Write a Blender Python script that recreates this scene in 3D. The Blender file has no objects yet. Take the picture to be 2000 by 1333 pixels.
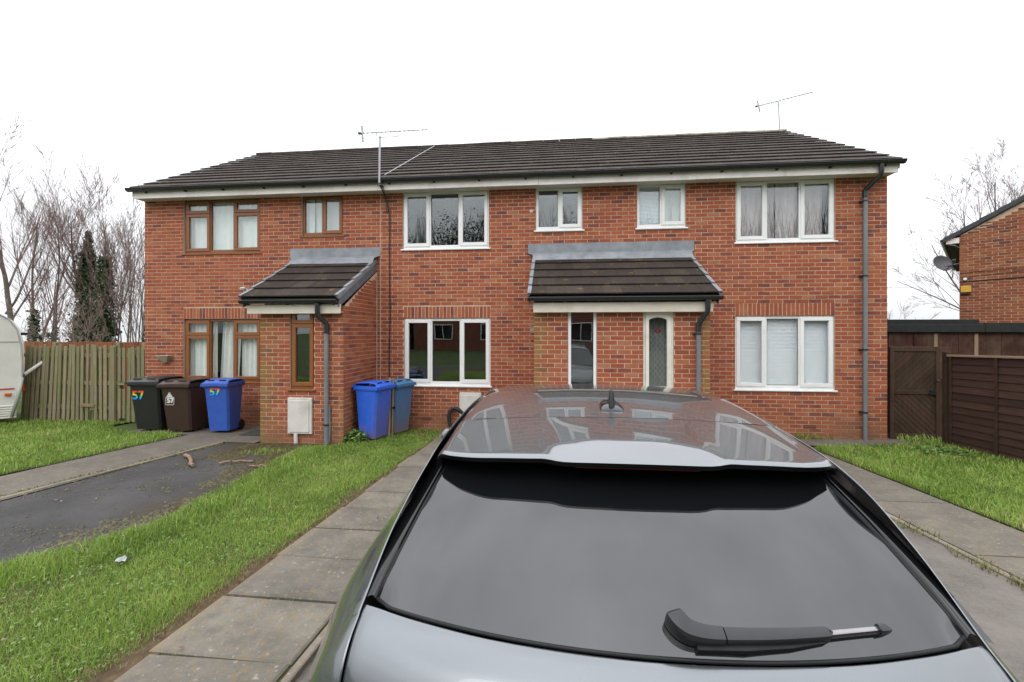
import bpy, bmesh, math, random
import numpy as np
from mathutils import Vector, Matrix
R = math.radians
random.seed(7); rng = np.random.default_rng(7)
SC = bpy.context.scene
COL = SC.collection

# ------------------------------------------------------------------ camera
F, PSI, D, H, CY = 850.0, math.atan(88/850), 8.592, 1.97, 650.0
cs, sn = math.cos(PSI), math.sin(PSI)
cam = bpy.data.cameras.new('camera'); camo = bpy.data.objects.new('camera', cam); COL.objects.link(camo)
cam.sensor_fit = 'HORIZONTAL'; cam.sensor_width = 36.0; cam.lens = 36.0*F/2000
cam.shift_y = (CY-666.5)/2000
cam.clip_start = 0.02; cam.clip_end = 3000
camo.location = (0, -D, H); camo.rotation_euler = (R(90), 0, PSI)
SC.camera = camo

# ------------------------------------------------------------------ light
wd = bpy.data.worlds.new('World'); SC.world = wd; wd.use_nodes = True
nt = wd.node_tree; nt.nodes.clear()
def wn(t): return nt.nodes.new(t)
sky = wn('ShaderNodeTexSky'); sky.sky_type = 'NISHITA'; sky.sun_disc = False
sky.sun_elevation = R(48); sky.sun_rotation = R(200); sky.dust_density = 3
hs = wn('ShaderNodeHueSaturation'); hs.inputs['Saturation'].default_value = 0.25
nt.links.new(sky.outputs[0], hs.inputs['Color'])
geo = wn('ShaderNodeTexCoord'); sep = wn('ShaderNodeSeparateXYZ'); nt.links.new(geo.outputs['Generated'], sep.inputs[0])
ramp = wn('ShaderNodeMapRange'); ramp.clamp = True
ramp.inputs['From Min'].default_value = 0.0; ramp.inputs['From Max'].default_value = 1.0
ramp.inputs['To Min'].default_value = 6.9; ramp.inputs['To Max'].default_value = 21.0   # overcast: zenith brighter than horizon
nt.links.new(sep.outputs['Z'], ramp.inputs['Value'])
cn = wn('ShaderNodeTexNoise'); cn.inputs['Scale'].default_value = 2.2; cn.inputs['Detail'].default_value = 5
mp = wn('ShaderNodeMapping'); mp.inputs['Scale'].default_value = (1, 1, 2.5); nt.links.new(geo.outputs['Generated'], mp.inputs[0]); nt.links.new(mp.outputs[0], cn.inputs['Vector'])
cr = wn('ShaderNodeMapRange'); cr.inputs['From Min'].default_value = .3; cr.inputs['From Max'].default_value = .7
cr.inputs['To Min'].default_value = .84; cr.inputs['To Max'].default_value = 1.13; nt.links.new(cn.outputs[0], cr.inputs['Value'])
mu = wn('ShaderNodeMath'); mu.operation = 'MULTIPLY'; nt.links.new(ramp.outputs[0], mu.inputs[0]); nt.links.new(cr.outputs[0], mu.inputs[1])
cc = wn('ShaderNodeVectorMath'); cc.operation = 'SCALE'; cc.inputs[0].default_value = (.965, .99, 1.03); nt.links.new(mu.outputs[0], cc.inputs['Scale'])
mx = wn('ShaderNodeMix'); mx.data_type = 'RGBA'; mx.inputs['Factor'].default_value = 0.88
nt.links.new(hs.outputs[0], mx.inputs['A']); nt.links.new(cc.outputs[0], mx.inputs['B'])
bg = wn('ShaderNodeBackground'); bg.inputs['Strength'].default_value = 0.13
out = wn('ShaderNodeOutputWorld'); nt.links.new(mx.outputs['Result'], bg.inputs[0]); nt.links.new(bg.outputs[0], out.inputs[0])
sun = bpy.data.lights.new('sun', 'SUN'); sun.energy = 0.6; sun.angle = R(35); sun.color = (1, .97, .93)
suno = bpy.data.objects.new('sun', sun); COL.objects.link(suno); suno.rotation_euler = (R(42), 0, R(-20)); suno.location = (0, -20, 30)
SC.view_settings.view_transform = 'Standard'; SC.view_settings.look = 'None'
SC.view_settings.exposure = 0.25; SC.view_settings.gamma = 1.0; SC.view_settings.use_curve_mapping = False
SC.render.engine = 'CYCLES'
SC.cycles.max_bounces = 7; SC.cycles.transparent_max_bounces = 12; SC.cycles.use_denoising = True
try: SC.cycles.denoiser = 'OPENIMAGEDENOISE'
except Exception: pass

# ------------------------------------------------------------------ helpers
def at(px, py, Y):
    u = (px-1000)/F; dx = u*cs-sn; dy = u*sn+cs; t = (Y+D)/dy
    return Vector((t*dx, Y, H-(py-CY)/F*t))
def pj(p):
    q = p[1]+D; z = q*cs-p[0]*sn; xr = p[0]*cs+q*sn
    if z < .05: return (-9999, -9999, .05)
    return (1000+F*xr/z, CY+F*(H-p[2])/z, z)
def gz(y): return -.035*y if y < 0 else 0.0

class MB:
    def __init__(s): s.v = []; s.f = []; s.t = []; s.m = []
    def add(s, vs, fs, tone=0.5, mi=0):
        o = len(s.v); s.v += [tuple(p) for p in vs]
        for f in fs: s.f.append(tuple(i+o for i in f)); s.t.append(tone); s.m.append(mi)
    def box(s, x0, x1, y0, y1, z0, z1, tone=.5, mi=0, M=None):
        vs = [Vector(p) for p in ((x0,y0,z0),(x1,y0,z0),(x1,y1,z0),(x0,y1,z0),(x0,y0,z1),(x1,y0,z1),(x1,y1,z1),(x0,y1,z1))]
        if M is not None: vs = [M @ p for p in vs]
        s.add(vs, [(0,3,2,1),(4,5,6,7),(0,1,5,4),(1,2,6,5),(2,3,7,6),(3,0,4,7)], tone, mi)
    def cbox(s, x0, x1, y0, y1, z0, z1, c=.008, tone=.5, mi=0, M=None):
        """box with all edges chamfered"""
        bm = bmesh.new(); bmesh.ops.create_cube(bm, size=1)
        for v in bm.verts: v.co = Vector(((x0+x1)/2+v.co.x*(x1-x0), (y0+y1)/2+v.co.y*(y1-y0), (z0+z1)/2+v.co.z*(z1-z0)))
        bmesh.ops.bevel(bm, geom=bm.edges[:], offset=c, segments=1, affect='EDGES')
        bm.verts.index_update()
        s.add([(M @ v.co if M is not None else v.co) for v in bm.verts], [[v.index for v in f.verts] for f in bm.faces], tone, mi); bm.free()
    def tube(s, pts, r, n=8, tone=.5, mi=0, caps=True):
        pts = [Vector(p) for p in pts]; k = len(pts)
        rr = r if isinstance(r, (list, tuple)) else [r]*k
        vs = []; up = None
        for i, p in enumerate(pts):
            d = (pts[min(i+1, k-1)]-pts[max(i-1, 0)])
            if d.length < 1e-9: d = Vector((0,0,1))
            d.normalize()
            if up is None: up = Vector((0,0,1)) if abs(d.z) < .9 else Vector((1,0,0))
            a = d.cross(up)
            if a.length < 1e-6: a = d.cross(Vector((0,1,0)))
            a.normalize(); b = a.cross(d); b.normalize(); up = b
            for j in range(n):
                w = 2*math.pi*j/n; vs.append(p+(a*math.cos(w)+b*math.sin(w))*rr[i])
        fs = [(i*n+j, i*n+(j+1) % n, (i+1)*n+(j+1) % n, (i+1)*n+j) for i in range(k-1) for j in range(n)]
        if caps: fs += [tuple(range(n-1, -1, -1)), tuple((k-1)*n+j for j in range(n))]
        s.add(vs, fs, tone, mi)
    def prism(s, prof, d0, d1, axis='x', tone=.5, mi=0):
        """2-D profile list of (u,v) swept; axis x: (u,v)=(y,z); axis y: (x,z); axis z: (x,y)"""
        def P(u, v, d): return {'x': (d, u, v), 'y': (u, d, v), 'z': (u, v, d)}[axis]
        n = len(prof); vs = [P(u, v, d0) for u, v in prof]+[P(u, v, d1) for u, v in prof]
        fs = [(i, (i+1) % n, n+(i+1) % n, n+i) for i in range(n)]+[tuple(range(n-1, -1, -1)), tuple(range(n, 2*n))]
        s.add(vs, fs, tone, mi)
    def build(s, name, mat, parent=None, smooth=False, loc=None, auto=None):
        me = bpy.data.meshes.new(name); me.from_pydata(s.v, [], s.f)
        mats = mat if isinstance(mat, (list, tuple)) else [mat]
        for m in mats: me.materials.append(m)
        if len(mats) > 1: me.polygons.foreach_set('material_index', s.m)
        a = me.attributes.new('tone', 'FLOAT', 'FACE'); a.data.foreach_set('value', s.t)
        if loc is not None: me.transform(Matrix.Translation(-Vector(loc)))
        fixn(me)
        if smooth:
            me.polygons.foreach_set('use_smooth', [True]*len(me.polygons))
            if auto: me.set_sharp_from_angle(angle=R(auto))
        me.update()
        return link(name, me, parent, loc)
def fixn(me):
    bm = bmesh.new(); bm.from_mesh(me); bmesh.ops.recalc_face_normals(bm, faces=bm.faces[:]); bm.to_mesh(me); bm.free()
def link(name, me, parent=None, loc=None):
    o = bpy.data.objects.new(name, me); COL.objects.link(o)
    if parent is not None: o.parent = parent
    if loc is not None: o.location = loc
    return o
def empty(name, loc=(0,0,0), rz=0):
    o = bpy.data.objects.new(name, None); COL.objects.link(o); o.location = loc; o.rotation_euler = (0,0,rz); o.empty_display_size = .2
    return o
def tag(o, label=None, cat=None, group=None, kind=None):
    if label: o['label'] = label
    if cat: o['category'] = cat
    if group: o['group'] = group
    if kind: o['kind'] = kind
    return o
def thing(name, label, cat, loc=(0,0,0), rz=0, group=None): return tag(empty(name, loc, rz), label, cat, group)

# ------------------------------------------------------------------ materials
def newmat(name):
    m = bpy.data.materials.new(name); m.use_nodes = True; t = m.node_tree
    return m, t, t.nodes['Principled BSDF']
def N(t, ty, **k):
    n = t.nodes.new(ty)
    for a, b in k.items(): setattr(n, a, b)
    return n
def noise(t, scale, detail=4, vec=None, rough=.6):
    n = N(t, 'ShaderNodeTexNoise'); n.inputs['Scale'].default_value = scale; n.inputs['Detail'].default_value = detail; n.inputs['Roughness'].default_value = rough
    if vec is not None: t.links.new(vec, n.inputs['Vector'])
    return n.outputs['Fac']
def rampn(t, fac, stops, interp='LINEAR'):
    r = N(t, 'ShaderNodeValToRGB'); r.color_ramp.interpolation = interp; e = r.color_ramp.elements
    while len(e) < len(stops): e.new(.5)
    for i, (p, c) in enumerate(stops):
        e[i].position = p; e[i].color = (*c, 1) if len(c) == 3 else c
    t.links.new(fac, r.inputs[0]); return r.outputs[0]
def mixc(t, fac, a, b, mode='MIX'):
    m = N(t, 'ShaderNodeMix', data_type='RGBA', blend_type=mode)
    for s, v in (('Factor', fac), ('A', a), ('B', b)):
        if hasattr(v, 'links') or hasattr(v, 'is_linked'): t.links.new(v, m.inputs[s])
        else: m.inputs[s].default_value = v if s == 'Factor' else (*v, 1)
    return m.outputs['Result']
def math_(t, op, a, b=None, clamp=False):
    m = N(t, 'ShaderNodeMath', operation=op, use_clamp=clamp)
    for i, v in enumerate((a, b)):
        if v is None: continue
        if hasattr(v, 'is_linked'): t.links.new(v, m.inputs[i])
        else: m.inputs[i].default_value = v
    return m.outputs[0]
def maprange(t, v, a, b, c=0., d=1.):
    m = N(t, 'ShaderNodeMapRange', clamp=True); t.links.new(v, m.inputs['Value'])
    for k, x in zip(('From Min', 'From Max', 'To Min', 'To Max'), (a, b, c, d)): m.inputs[k].default_value = x
    return m.outputs[0]
def wpos(t): return N(t, 'ShaderNodeNewGeometry').outputs['Position']
def xyz(t, v):
    s = N(t, 'ShaderNodeSeparateXYZ'); t.links.new(v, s.inputs[0]); return s.outputs
def bump(t, b, h, strength=.3, dist=.01):
    n = N(t, 'ShaderNodeBump'); n.inputs['Strength'].default_value = strength; n.inputs['Distance'].default_value = dist
    t.links.new(h, n.inputs['Height']); t.links.new(n.outputs[0], b.inputs['Normal'])
def attr(t, name='tone'):
    a = N(t, 'ShaderNodeAttribute'); a.attribute_name = name; return a.outputs['Fac']
def plain(name, col, rough=.5, var=.12, scale=14, spec=.5, metal=0, dirt=None, bumpd=0, coat=0):
    """one colour with soft wear: slow and fine noise, optional dirt colour"""
    m, t, b = newmat(name); p = wpos(t)
    n1 = noise(t, scale, 5, p); n2 = noise(t, scale*7, 3, p)
    c = rampn(t, n1, [(.3, tuple(x*(1-var) for x in col)), (.7, tuple(min(1, x*(1+var)) for x in col))])
    if dirt is not None:
        k = maprange(t, noise(t, scale*.35, 6, p, .7), .5, .72, 0, dirt[1]); c = mixc(t, k, c, dirt[0])
    t.links.new(c, b.inputs['Base Color'])
    t.links.new(maprange(t, n2, .3, .7, max(0, rough-.08), min(1, rough+.08)), b.inputs['Roughness'])
    b.inputs['Specular IOR Level'].default_value = spec; b.inputs['Metallic'].default_value = metal
    if coat: b.inputs['Coat Weight'].default_value = coat; b.inputs['Coat Roughness'].default_value = .03
    if bumpd: bump(t, b, n2, .4, bumpd)
    return m

BR = [(0, (.165,.060,.050)), (.06, (.225,.070,.050)), (.18, (.285,.080,.043)), (.45, (.328,.092,.046)), (.74, (.355,.106,.051)), (.93, (.375,.130,.064)), (1, (.37,.16,.092))]
def brick_mat(name, src, shift=(1,1,1)):
    m, t, b = newmat(name); p = wpos(t)
    f = attr(t) if src == 'attr' else N(t, 'ShaderNodeObjectInfo').outputs['Random']
    f2 = math_(t, 'ADD', f, maprange(t, noise(t, 7, 3, p), .3, .7, -.16, .16), True)
    c = rampn(t, f2, [(a, tuple(x*y for x, y in zip(k, shift))) for a, k in BR])
    n2 = noise(t, 60, 4, p, .7); c = mixc(t, .55, c, rampn(t, n2, [(.25, (.62,.6,.6)), (.75, (1.3,1.3,1.3))]), 'MULTIPLY')
    c = mixc(t, .8, c, rampn(t, noise(t, .55, 5, p, .7), [(.3, (.84,.82,.82)), (.7, (1.10,1.10,1.08))]), 'MULTIPLY')
    # pale scuffs of lime bloom
    c = mixc(t, maprange(t, noise(t, 2.3, 6, p, .7), .62, .8, 0, .22), c, (.5,.32,.22))
    X, Y, Z = xyz(t, p)
    front = math_(t, 'LESS_THAN', Y, -1.30)
    al = None
    for x0, w, k, zlim in ((-5.22, .40, .9, 9), (-3.68, .30, .55, 1.1), (-.378, .34, .85, 9), (2.415, .26, .75, 9)):
        dd = math_(t, 'ABSOLUTE', math_(t, 'SUBTRACT', X, x0)); d1 = maprange(t, dd, .02, w, 1, 0)
        d1 = math_(t, 'MULTIPLY', d1, k)
        if zlim < 5: d1 = math_(t, 'MULTIPLY', d1, maprange(t, Z, zlim-.6, zlim, 1, 0))
        al = d1 if al is None else math_(t, 'MAXIMUM', al, d1)
    al = math_(t, 'MULTIPLY', math_(t, 'MULTIPLY', al, front), maprange(t, noise(t, 5.5, 4, p), .32, .62, .1, 1))
    c = mixc(t, al, c, (.21,.165,.045))
    # ochre mud splash at the plinth
    sp = math_(t, 'MULTIPLY', maprange(t, Z, .12, .62, 1, 0), maprange(t, noise(t, 1.6, 5, p), .32, .66, .1, .75))
    c = mixc(t, sp, c, (.215,.115,.06))
    t.links.new(c, b.inputs['Base Color']); b.inputs['Roughness'].default_value = .88; b.inputs['Specular IOR Level'].default_value = .25
    bump(t, b, n2, .5, .004)
    return m
M = {}
M['brick'] = brick_mat('brick_single', 'obj'); M['brickwork'] = brick_mat('brick_joined', 'attr')
M['brick_far'] = brick_mat('brick_brown_single', 'obj', (.80,.93,.88)); M['brickwork_far'] = brick_mat('brick_brown_joined', 'attr', (.80,.93,.88))
def mortar_mat():
    m, t, b = newmat('mortar'); p = wpos(t)
    c = rampn(t, noise(t, 9, 5, p), [(.25, (.45,.315,.215)), (.75, (.62,.46,.34))])
    X, Y, Z = xyz(t, p)
    sp = math_(t, 'MULTIPLY', maprange(t, Z, .12, .62, 1, 0), maprange(t, noise(t, 1.6, 5, p), .32, .66, .15, .9))
    c = mixc(t, sp, c, (.20,.115,.065))
    t.links.new(c, b.inputs['Base Color']); b.inputs['Roughness'].default_value = .95; return m
M['mortar'] = mortar_mat()
def tile_mat(name, src):
    m, t, b = newmat(name); p = wpos(t)
    f = attr(t) if src == 'attr' else N(t, 'ShaderNodeObjectInfo').outputs['Random']
    c = rampn(t, f, [(0, (.028,.0205,.017)), (.5, (.038,.0285,.024)), (1, (.050,.038,.031))])
    n = noise(t, 26, 6, p, .75); c = mixc(t, .7, c, rampn(t, n, [(.25, (.55,.55,.55)), (.75, (1.45,1.42,1.35))]), 'MULTIPLY')
    c = mixc(t, maprange(t, noise(t, 4.3, 6, p, .75), .615, .66, 0, .7), c, (.20,.12,.045))     # ochre lichen
    c = mixc(t, maprange(t, noise(t, 12, 5, p, .8), .64, .70, 0, .6), c, (.22,.21,.18))          # grey lichen
    X, Y, Z = xyz(t, p)
    mo = math_(t, 'MULTIPLY', maprange(t, noise(t, 6, 6, p, .7), .58, .68, 0, .8), maprange(t, Z, 2.6, 3.6, 1, .12))
    c = mixc(t, mo, c, (.060,.062,.020))
    t.links.new(c, b.inputs['Base Color']); b.inputs['Roughness'].default_value = .8; b.inputs['Specular IOR Level'].default_value = .2
    bump(t, b, n, .6, .006); return m
M['tile'] = tile_mat('roof_tile_single', 'obj'); M['tiling'] = tile_mat('roof_tile_joined', 'attr')
M['ridge'] = plain('ridge_concrete', (.30,.275,.22), .9, .3, 6, .2, dirt=((.12,.11,.07), .8), bumpd=.004)
M['upvc'] = plain('white_upvc', (.80,.80,.79), .32, .03, 5, .5, dirt=((.55,.53,.47), .25))
M['cream'] = plain('cream_paint', (.72,.69,.61), .55, .06, 5, .4, dirt=((.42,.36,.27), .5))
M['brown'] = None
def wood_upvc():
    m, t, b = newmat('oak_upvc'); p = wpos(t)
    mpn = N(t, 'ShaderNodeMapping'); mpn.inputs['Scale'].default_value = (90, 90, 3); t.links.new(p, mpn.inputs[0])
    n = noise(t, 1, 5, mpn.outputs[0]); c = rampn(t, n, [(.3, (.185,.062,.016)), (.7, (.285,.105,.030))])
    t.links.new(c, b.inputs['Base Color']); b.inputs['Roughness'].default_value = .38; return m
M['brown'] = wood_upvc()
M['fascia'] = plain('fascia_white', (.80,.75,.715), .5, .07, 4, .4, dirt=((.40,.34,.28), .55))
M['fascia_porch'] = plain('fascia_cream', (.66,.61,.51), .55, .07, 4, .4, dirt=((.40,.32,.22), .55))
M['soffit'] = plain('soffit_white', (.62,.60,.53), .6, .06, 4, .3)
M['gutter'] = plain('black_pvc', (.022,.024,.025), .33, .2, 8, .5)
M['downpipe'] = plain('grey_pvc', (.165,.185,.20), .42, .12, 5, .5, dirt=((.10,.11,.10), .5))
M['lead'] = plain('lead_sheet', (.20,.215,.235), .48, .25, 5, .6, dirt=((.33,.35,.37), .6), bumpd=.003)
M['board_grey'] = plain('grey_board', (.115,.135,.155), .6, .2, 9, .4, dirt=((.22,.235,.25), .5))
M['meter'] = plain('meter_box_white', (.60,.58,.53), .6, .08, 6, .3, dirt=((.33,.29,.24), .65))
M['sealant'] = plain('pale_sealant', (.56,.43,.33), .8, .1, 9, .2)
M['metal'] = plain('galvanised', (.36,.37,.38), .45, .12, 12, .5, .7)
M['darkmetal'] = plain('dark_metal', (.10,.10,.105), .5, .15, 12, .5, .4)
M['cable'] = plain('black_cable', (.02,.02,.02), .5, .1, 10)
M['black'] = plain('matt_black', (.008,.008,.009), .55, .1, 10, .3)
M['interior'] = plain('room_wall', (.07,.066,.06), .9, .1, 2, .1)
M['net'] = plain('net_curtain', (.78,.81,.79), .9, .06, 5, .1)
M['blind'] = plain('white_blind', (.84,.87,.93), .6, .03, 6, .3)
M['pinkcurtain'] = plain('mauve_curtain', (.46,.38,.39), .9, .12, 3, .1)
def glass_mat(name, f0=2.0, tint=(.75,.78,.76)):
    m = bpy.data.materials.new(name); m.use_nodes = True; t = m.node_tree; t.nodes.remove(t.nodes['Principled BSDF'])
    ge = N(t, 'ShaderNodeNewGeometry'); dt = N(t, 'ShaderNodeVectorMath', operation='DOT_PRODUCT'); t.links.new(ge.outputs['Incoming'], dt.inputs[0]); t.links.new(ge.outputs['Normal'], dt.inputs[1])
    om = math_(t, 'SUBTRACT', 1.0, math_(t, 'ABSOLUTE', dt.outputs['Value']), True)
    fac = math_(t, 'ADD', f0, math_(t, 'MULTIPLY', math_(t, 'POWER', om, 5.0), 1-f0), True)      # reflectance of one face
    tr = N(t, 'ShaderNodeBsdfTransparent'); tr.inputs[0].default_value = (*tint, 1)
    gl = N(t, 'ShaderNodeBsdfGlossy'); gl.inputs['Roughness'].default_value = .004; gl.inputs['Color'].default_value = (.93,.97,.97,1)
    bn = N(t, 'ShaderNodeBump'); bn.inputs['Strength'].default_value = .05; bn.inputs['Distance'].default_value = .02
    t.links.new(noise(t, 1.7, 1, wpos(t)), bn.inputs['Height']); t.links.new(bn.outputs[0], gl.inputs['Normal'])
    ms = N(t, 'ShaderNodeMixShader'); t.links.new(fac, ms.inputs[0]); t.links.new(tr.outputs[0], ms.inputs[1]); t.links.new(gl.outputs[0], ms.inputs[2])
    t.links.new(ms.outputs[0], t.nodes['Material Output'].inputs[0]); return m
M['glass'] = glass_mat('window_glass', .095, (.95,.97,.965))
M['glass_clear'] = glass_mat('window_glass_clear', .04, (.97,.98,.97))
def car_paint():
    m, t, b = newmat('grey_metallic_paint')
    oc = N(t, 'ShaderNodeTexCoord').outputs['Object']
    n = noise(t, 900, 2, oc)
    t.links.new(rampn(t, n, [(.3, (.148,.158,.168)), (.7, (.166,.177,.188))]), b.inputs['Base Color'])
    b.inputs['Metallic'].default_value = .8; b.inputs['Roughness'].default_value = .27
    b.inputs['Coat Weight'].default_value = 1; b.inputs['Coat Roughness'].default_value = .02; b.inputs['Coat IOR'].default_value = 1.48
    return m
M['paint'] = car_paint()
def darkglass():
    m, t, b = newmat('tinted_car_glass'); b.inputs['Base Color'].default_value = (.006,.007,.008,1)
    b.inputs['Roughness'].default_value = .012; b.inputs['IOR'].default_value = 1.78
    oc = N(t, 'ShaderNodeTexCoord').outputs['Object']
    t.links.new(maprange(t, noise(t, 5, 5, oc), .35, .7, .008, .05), b.inputs['Roughness']); return m
M['carglass'] = darkglass()
M['gloss_black'] = plain('gloss_black', (.006,.006,.007), .06, .05, 10, .5)
M['plastic'] = plain('black_plastic', (.020,.020,.022), .36, .1, 30, .45)
M['silver'] = plain('brushed_steel', (.30,.285,.29), .28, .08, 30, .5, .9)
M['redlens'] = plain('red_lens', (.42,.012,.008), .08, .1, 6, .6, coat=1)
M['lens'] = plain('clear_lens', (.5,.52,.55), .1, .1, 8, .6, coat=1)
M['rubber'] = plain('tyre_rubber', (.02,.02,.02), .8, .15, 20, .2)
# ground
def asphalt(name, lo, hi, moss=False, rough=.8, speck=(.35,.33,.30)):
    m, t, b = newmat(name); p = wpos(t)
    n = noise(t, 130, 4, p, .8); c = rampn(t, n, [(.3, lo), (.7, hi)])
    c = mixc(t, .75, c, rampn(t, noise(t, 34, 5, p, .8), [(.28, (.55,.55,.55)), (.72, (1.5,1.5,1.48))]), 'MULTIPLY')
    c = mixc(t, maprange(t, noise(t, 1.1, 6, p, .7), .40, .65, 0, .6), c, tuple(x*1.35 for x in hi))
    c = mixc(t, maprange(t, noise(t, 210, 2, p), .72, .78, 0, .8), c, speck)
    if moss:
        X, Y, Z = xyz(t, p)
        edge = maprange(t, math_(t, 'ADD', X, math_(t, 'MULTIPLY', noise(t, 1.5, 5, p), 1.1)), -3.85, -3.2, 0, 1)
        nearp = math_(t, 'MULTIPLY', maprange(t, Y, -2.6, -1.9, 0, 1), maprange(t, X, -5.9, -5.0, 0, 1))
        k = math_(t, 'MAXIMUM', edge, nearp)
        k = math_(t, 'MULTIPLY', k, maprange(t, noise(t, 9, 6, p, .75), .34, .50, 0, 1))
        k2 = maprange(t, noise(t, 16, 5, p, .7), .62, .68, 0, .6)
        k = math_(t, 'MAXIMUM', k, math_(t, 'MULTIPLY', k2, maprange(t, X, -6, -4.2, .15, 1)))
        mc = rampn(t, noise(t, 22, 4, p), [(.3, (.035,.026,.012)), (.55, (.068,.048,.016)), (.75, (.065,.062,.018))])
        c = mixc(t, k, c, mc)
    t.links.new(c, b.inputs['Base Color'])
    t.links.new(maprange(t, noise(t, 2, 4, p), .3, .7, rough-.12, rough+.1), b.inputs['Roughness'])
    b.inputs['Specular IOR Level'].default_value = .18; bump(t, b, n, .8, .006); return m
M['asphalt'] = asphalt('dark_asphalt', (.036,.034,.034), (.066,.063,.062), True, .75, (.17,.16,.15))
M['drive'] = asphalt('worn_asphalt', (.075,.066,.060), (.170,.152,.136))
M['road'] = asphalt('road_asphalt', (.05,.05,.05), (.09,.088,.085))
def concrete(name, lo, hi, lichen=.5):
    m, t, b = newmat(name); p = wpos(t)
    f = N(t, 'ShaderNodeObjectInfo').outputs['Random']
    n = noise(t, 2.6, 9, p, .74); c = rampn(t, n, [(.3, lo), (.5, tuple((a+b)/2 for a, b in zip(lo, hi))), (.7, hi)])
    c = mixc(t, .5, c, rampn(t, f, [(0, (.78,.78,.8)), (1, (1.18,1.16,1.12))]), 'MULTIPLY')
    n2 = noise(t, 90, 4, p, .8); c = mixc(t, .5, c, rampn(t, n2, [(.3, (.7,.7,.7)), (.7, (1.3,1.3,1.3))]), 'MULTIPLY')
    c = mixc(t, maprange(t, noise(t, 31, 4, p, .6), .62, .66, 0, lichen), c, (.38,.34,.28))
    c = mixc(t, maprange(t, noise(t, 19, 6, p, .65), .53, .62, 0, lichen*.8), c, (.23,.155,.07))
    c = mixc(t, maprange(t, noise(t, 5, 7, p, .75), .50, .68, 0, .6), c, (.085,.080,.070))
    if name == 'paving_concrete': c = mixc(t, maprange(t, math_(t, 'ADD', xyz(t, p)[0], math_(t, 'MULTIPLY', noise(t, 6, 5, p), .12)), -2.14, -2.07, .7, 0), c, (.21,.16,.10))
    t.links.new(c, b.inputs['Base Color']); b.inputs['Roughness'].default_value = .85; b.inputs['Specular IOR Level'].default_value = .3
    bump(t, b, n2, .5, .004); return m
M['slab'] = concrete('paving_concrete', (.095,.086,.072), (.190,.170,.140)); M['path'] = concrete('path_concrete', (.088,.079,.066), (.165,.147,.120), .45)
M['dirt'] = plain('dirt_edge', (.085,.060,.036), 1, .4, 14, .1)
M['edging'] = concrete('edging_concrete', (.16,.14,.11), (.25,.215,.17), .6)
M['soil'] = plain('soil_under_grass', (.065,.068,.026), 1, .4, 6, .1)
M['verge'] = plain('far_verge', (.06,.085,.028), 1, .35, 1.5, .1)
def grass_mat():
    m, t, b = newmat('grass_blades'); p = wpos(t)
    f = attr(t); f2 = math_(t, 'ADD', f, maprange(t, noise(t, .9, 5, p, .65), .3, .7, -.30, .28), True)
    c = rampn(t, f2, [(0, (.090,.155,.024)), (.3, (.180,.285,.045)), (.65, (.270,.390,.072)), (.93, (.370,.480,.125)), (1, (.48,.39,.17))])
    t.links.new(c, b.inputs['Base Color']); b.inputs['Roughness'].default_value = .5; b.inputs['Specular IOR Level'].default_value = .35
    tl = N(t, 'ShaderNodeBsdfTranslucent'); t.links.new(c, tl.inputs[0])
    ms = N(t, 'ShaderNodeMixShader'); ms.inputs[0].default_value = .4
    t.links.new(b.outputs[0], ms.inputs[1]); t.links.new(tl.outputs[0], ms.inputs[2]); t.links.new(ms.outputs[0], t.nodes['Material Output'].inputs[0]); return m
M['grass'] = grass_mat()
def leaf_mat(name, a, b_, c_):
    m, t, b = newmat(name); c = rampn(t, attr(t), [(0, a), (.5, b_), (1, c_)])
    t.links.new(c, b.inputs['Base Color']); b.inputs['Roughness'].default_value = .5
    return m
M['ivy'] = leaf_mat('ivy_leaves', (.022,.048,.018), (.042,.078,.026), (.085,.125,.045))
M['weed'] = leaf_mat('weed_leaves', (.06,.115,.022), (.10,.18,.035), (.15,.24,.055))
M['moss'] = leaf_mat('moss_tufts', (.026,.019,.009), (.052,.038,.013), (.085,.078,.022))
M['yellowweed'] = leaf_mat('dry_weeds', (.09,.10,.03), (.17,.17,.05), (.26,.21,.09))
M['twig'] = plain('bare_twigs', (.22,.155,.14), .9, .3, 3, .1)
M['bark'] = plain('grey_brown_bark', (.17,.135,.115), .95, .35, 5, .1, bumpd=.01)
def wood(name, lo, hi, green=None, vert=True, rough=.85):
    m, t, b = newmat(name); p = wpos(t); f = N(t, 'ShaderNodeObjectInfo').outputs['Random']
    mpn = N(t, 'ShaderNodeMapping'); mpn.inputs['Scale'].default_value = (45, 45, 2.5) if vert else (3, 3, 60); t.links.new(p, mpn.inputs[0])
    n = noise(t, 1, 6, mpn.outputs[0]); c = rampn(t, n, [(.3, lo), (.7, hi)])
    c = mixc(t, .8, c, rampn(t, f, [(0, (.65,.65,.66)), (1, (1.25,1.2,1.2))]), 'MULTIPLY')
    if green: c = mixc(t, maprange(t, noise(t, 2.2, 5, p, .7), .38, .68, 0, green[1]), c, green[0])
    t.links.new(c, b.inputs['Base Color']); b.inputs['Roughness'].default_value = rough; b.inputs['Specular IOR Level'].default_value = .25
    bump(t, b, n, .5, .004); return m
M['pale'] = wood('weathered_fence', (.185,.150,.095), (.315,.265,.18), ((.175,.190,.075), .85))
M['redfence'] = wood('red_brown_fence', (.17,.062,.028), (.26,.10,.045), None)
M['darkwood'] = wood('dark_stained_wood', (.030,.0165,.0105), (.062,.034,.022), ((.095,.068,.038), .28))
M['lapwood'] = wood('lap_panel_wood', (.044,.024,.018), (.072,.040,.031), None, False)
M['shedwood'] = wood('shed_boards', (.030,.010,.007), (.066,.026,.018), ((.17,.115,.075), .45))
M['palewood'] = wood('bare_timber', (.20,.13,.08), (.34,.25,.17), None)
M['felt'] = plain('roof_felt', (.020,.021,.020), .8, .25, 8, .3)
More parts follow.
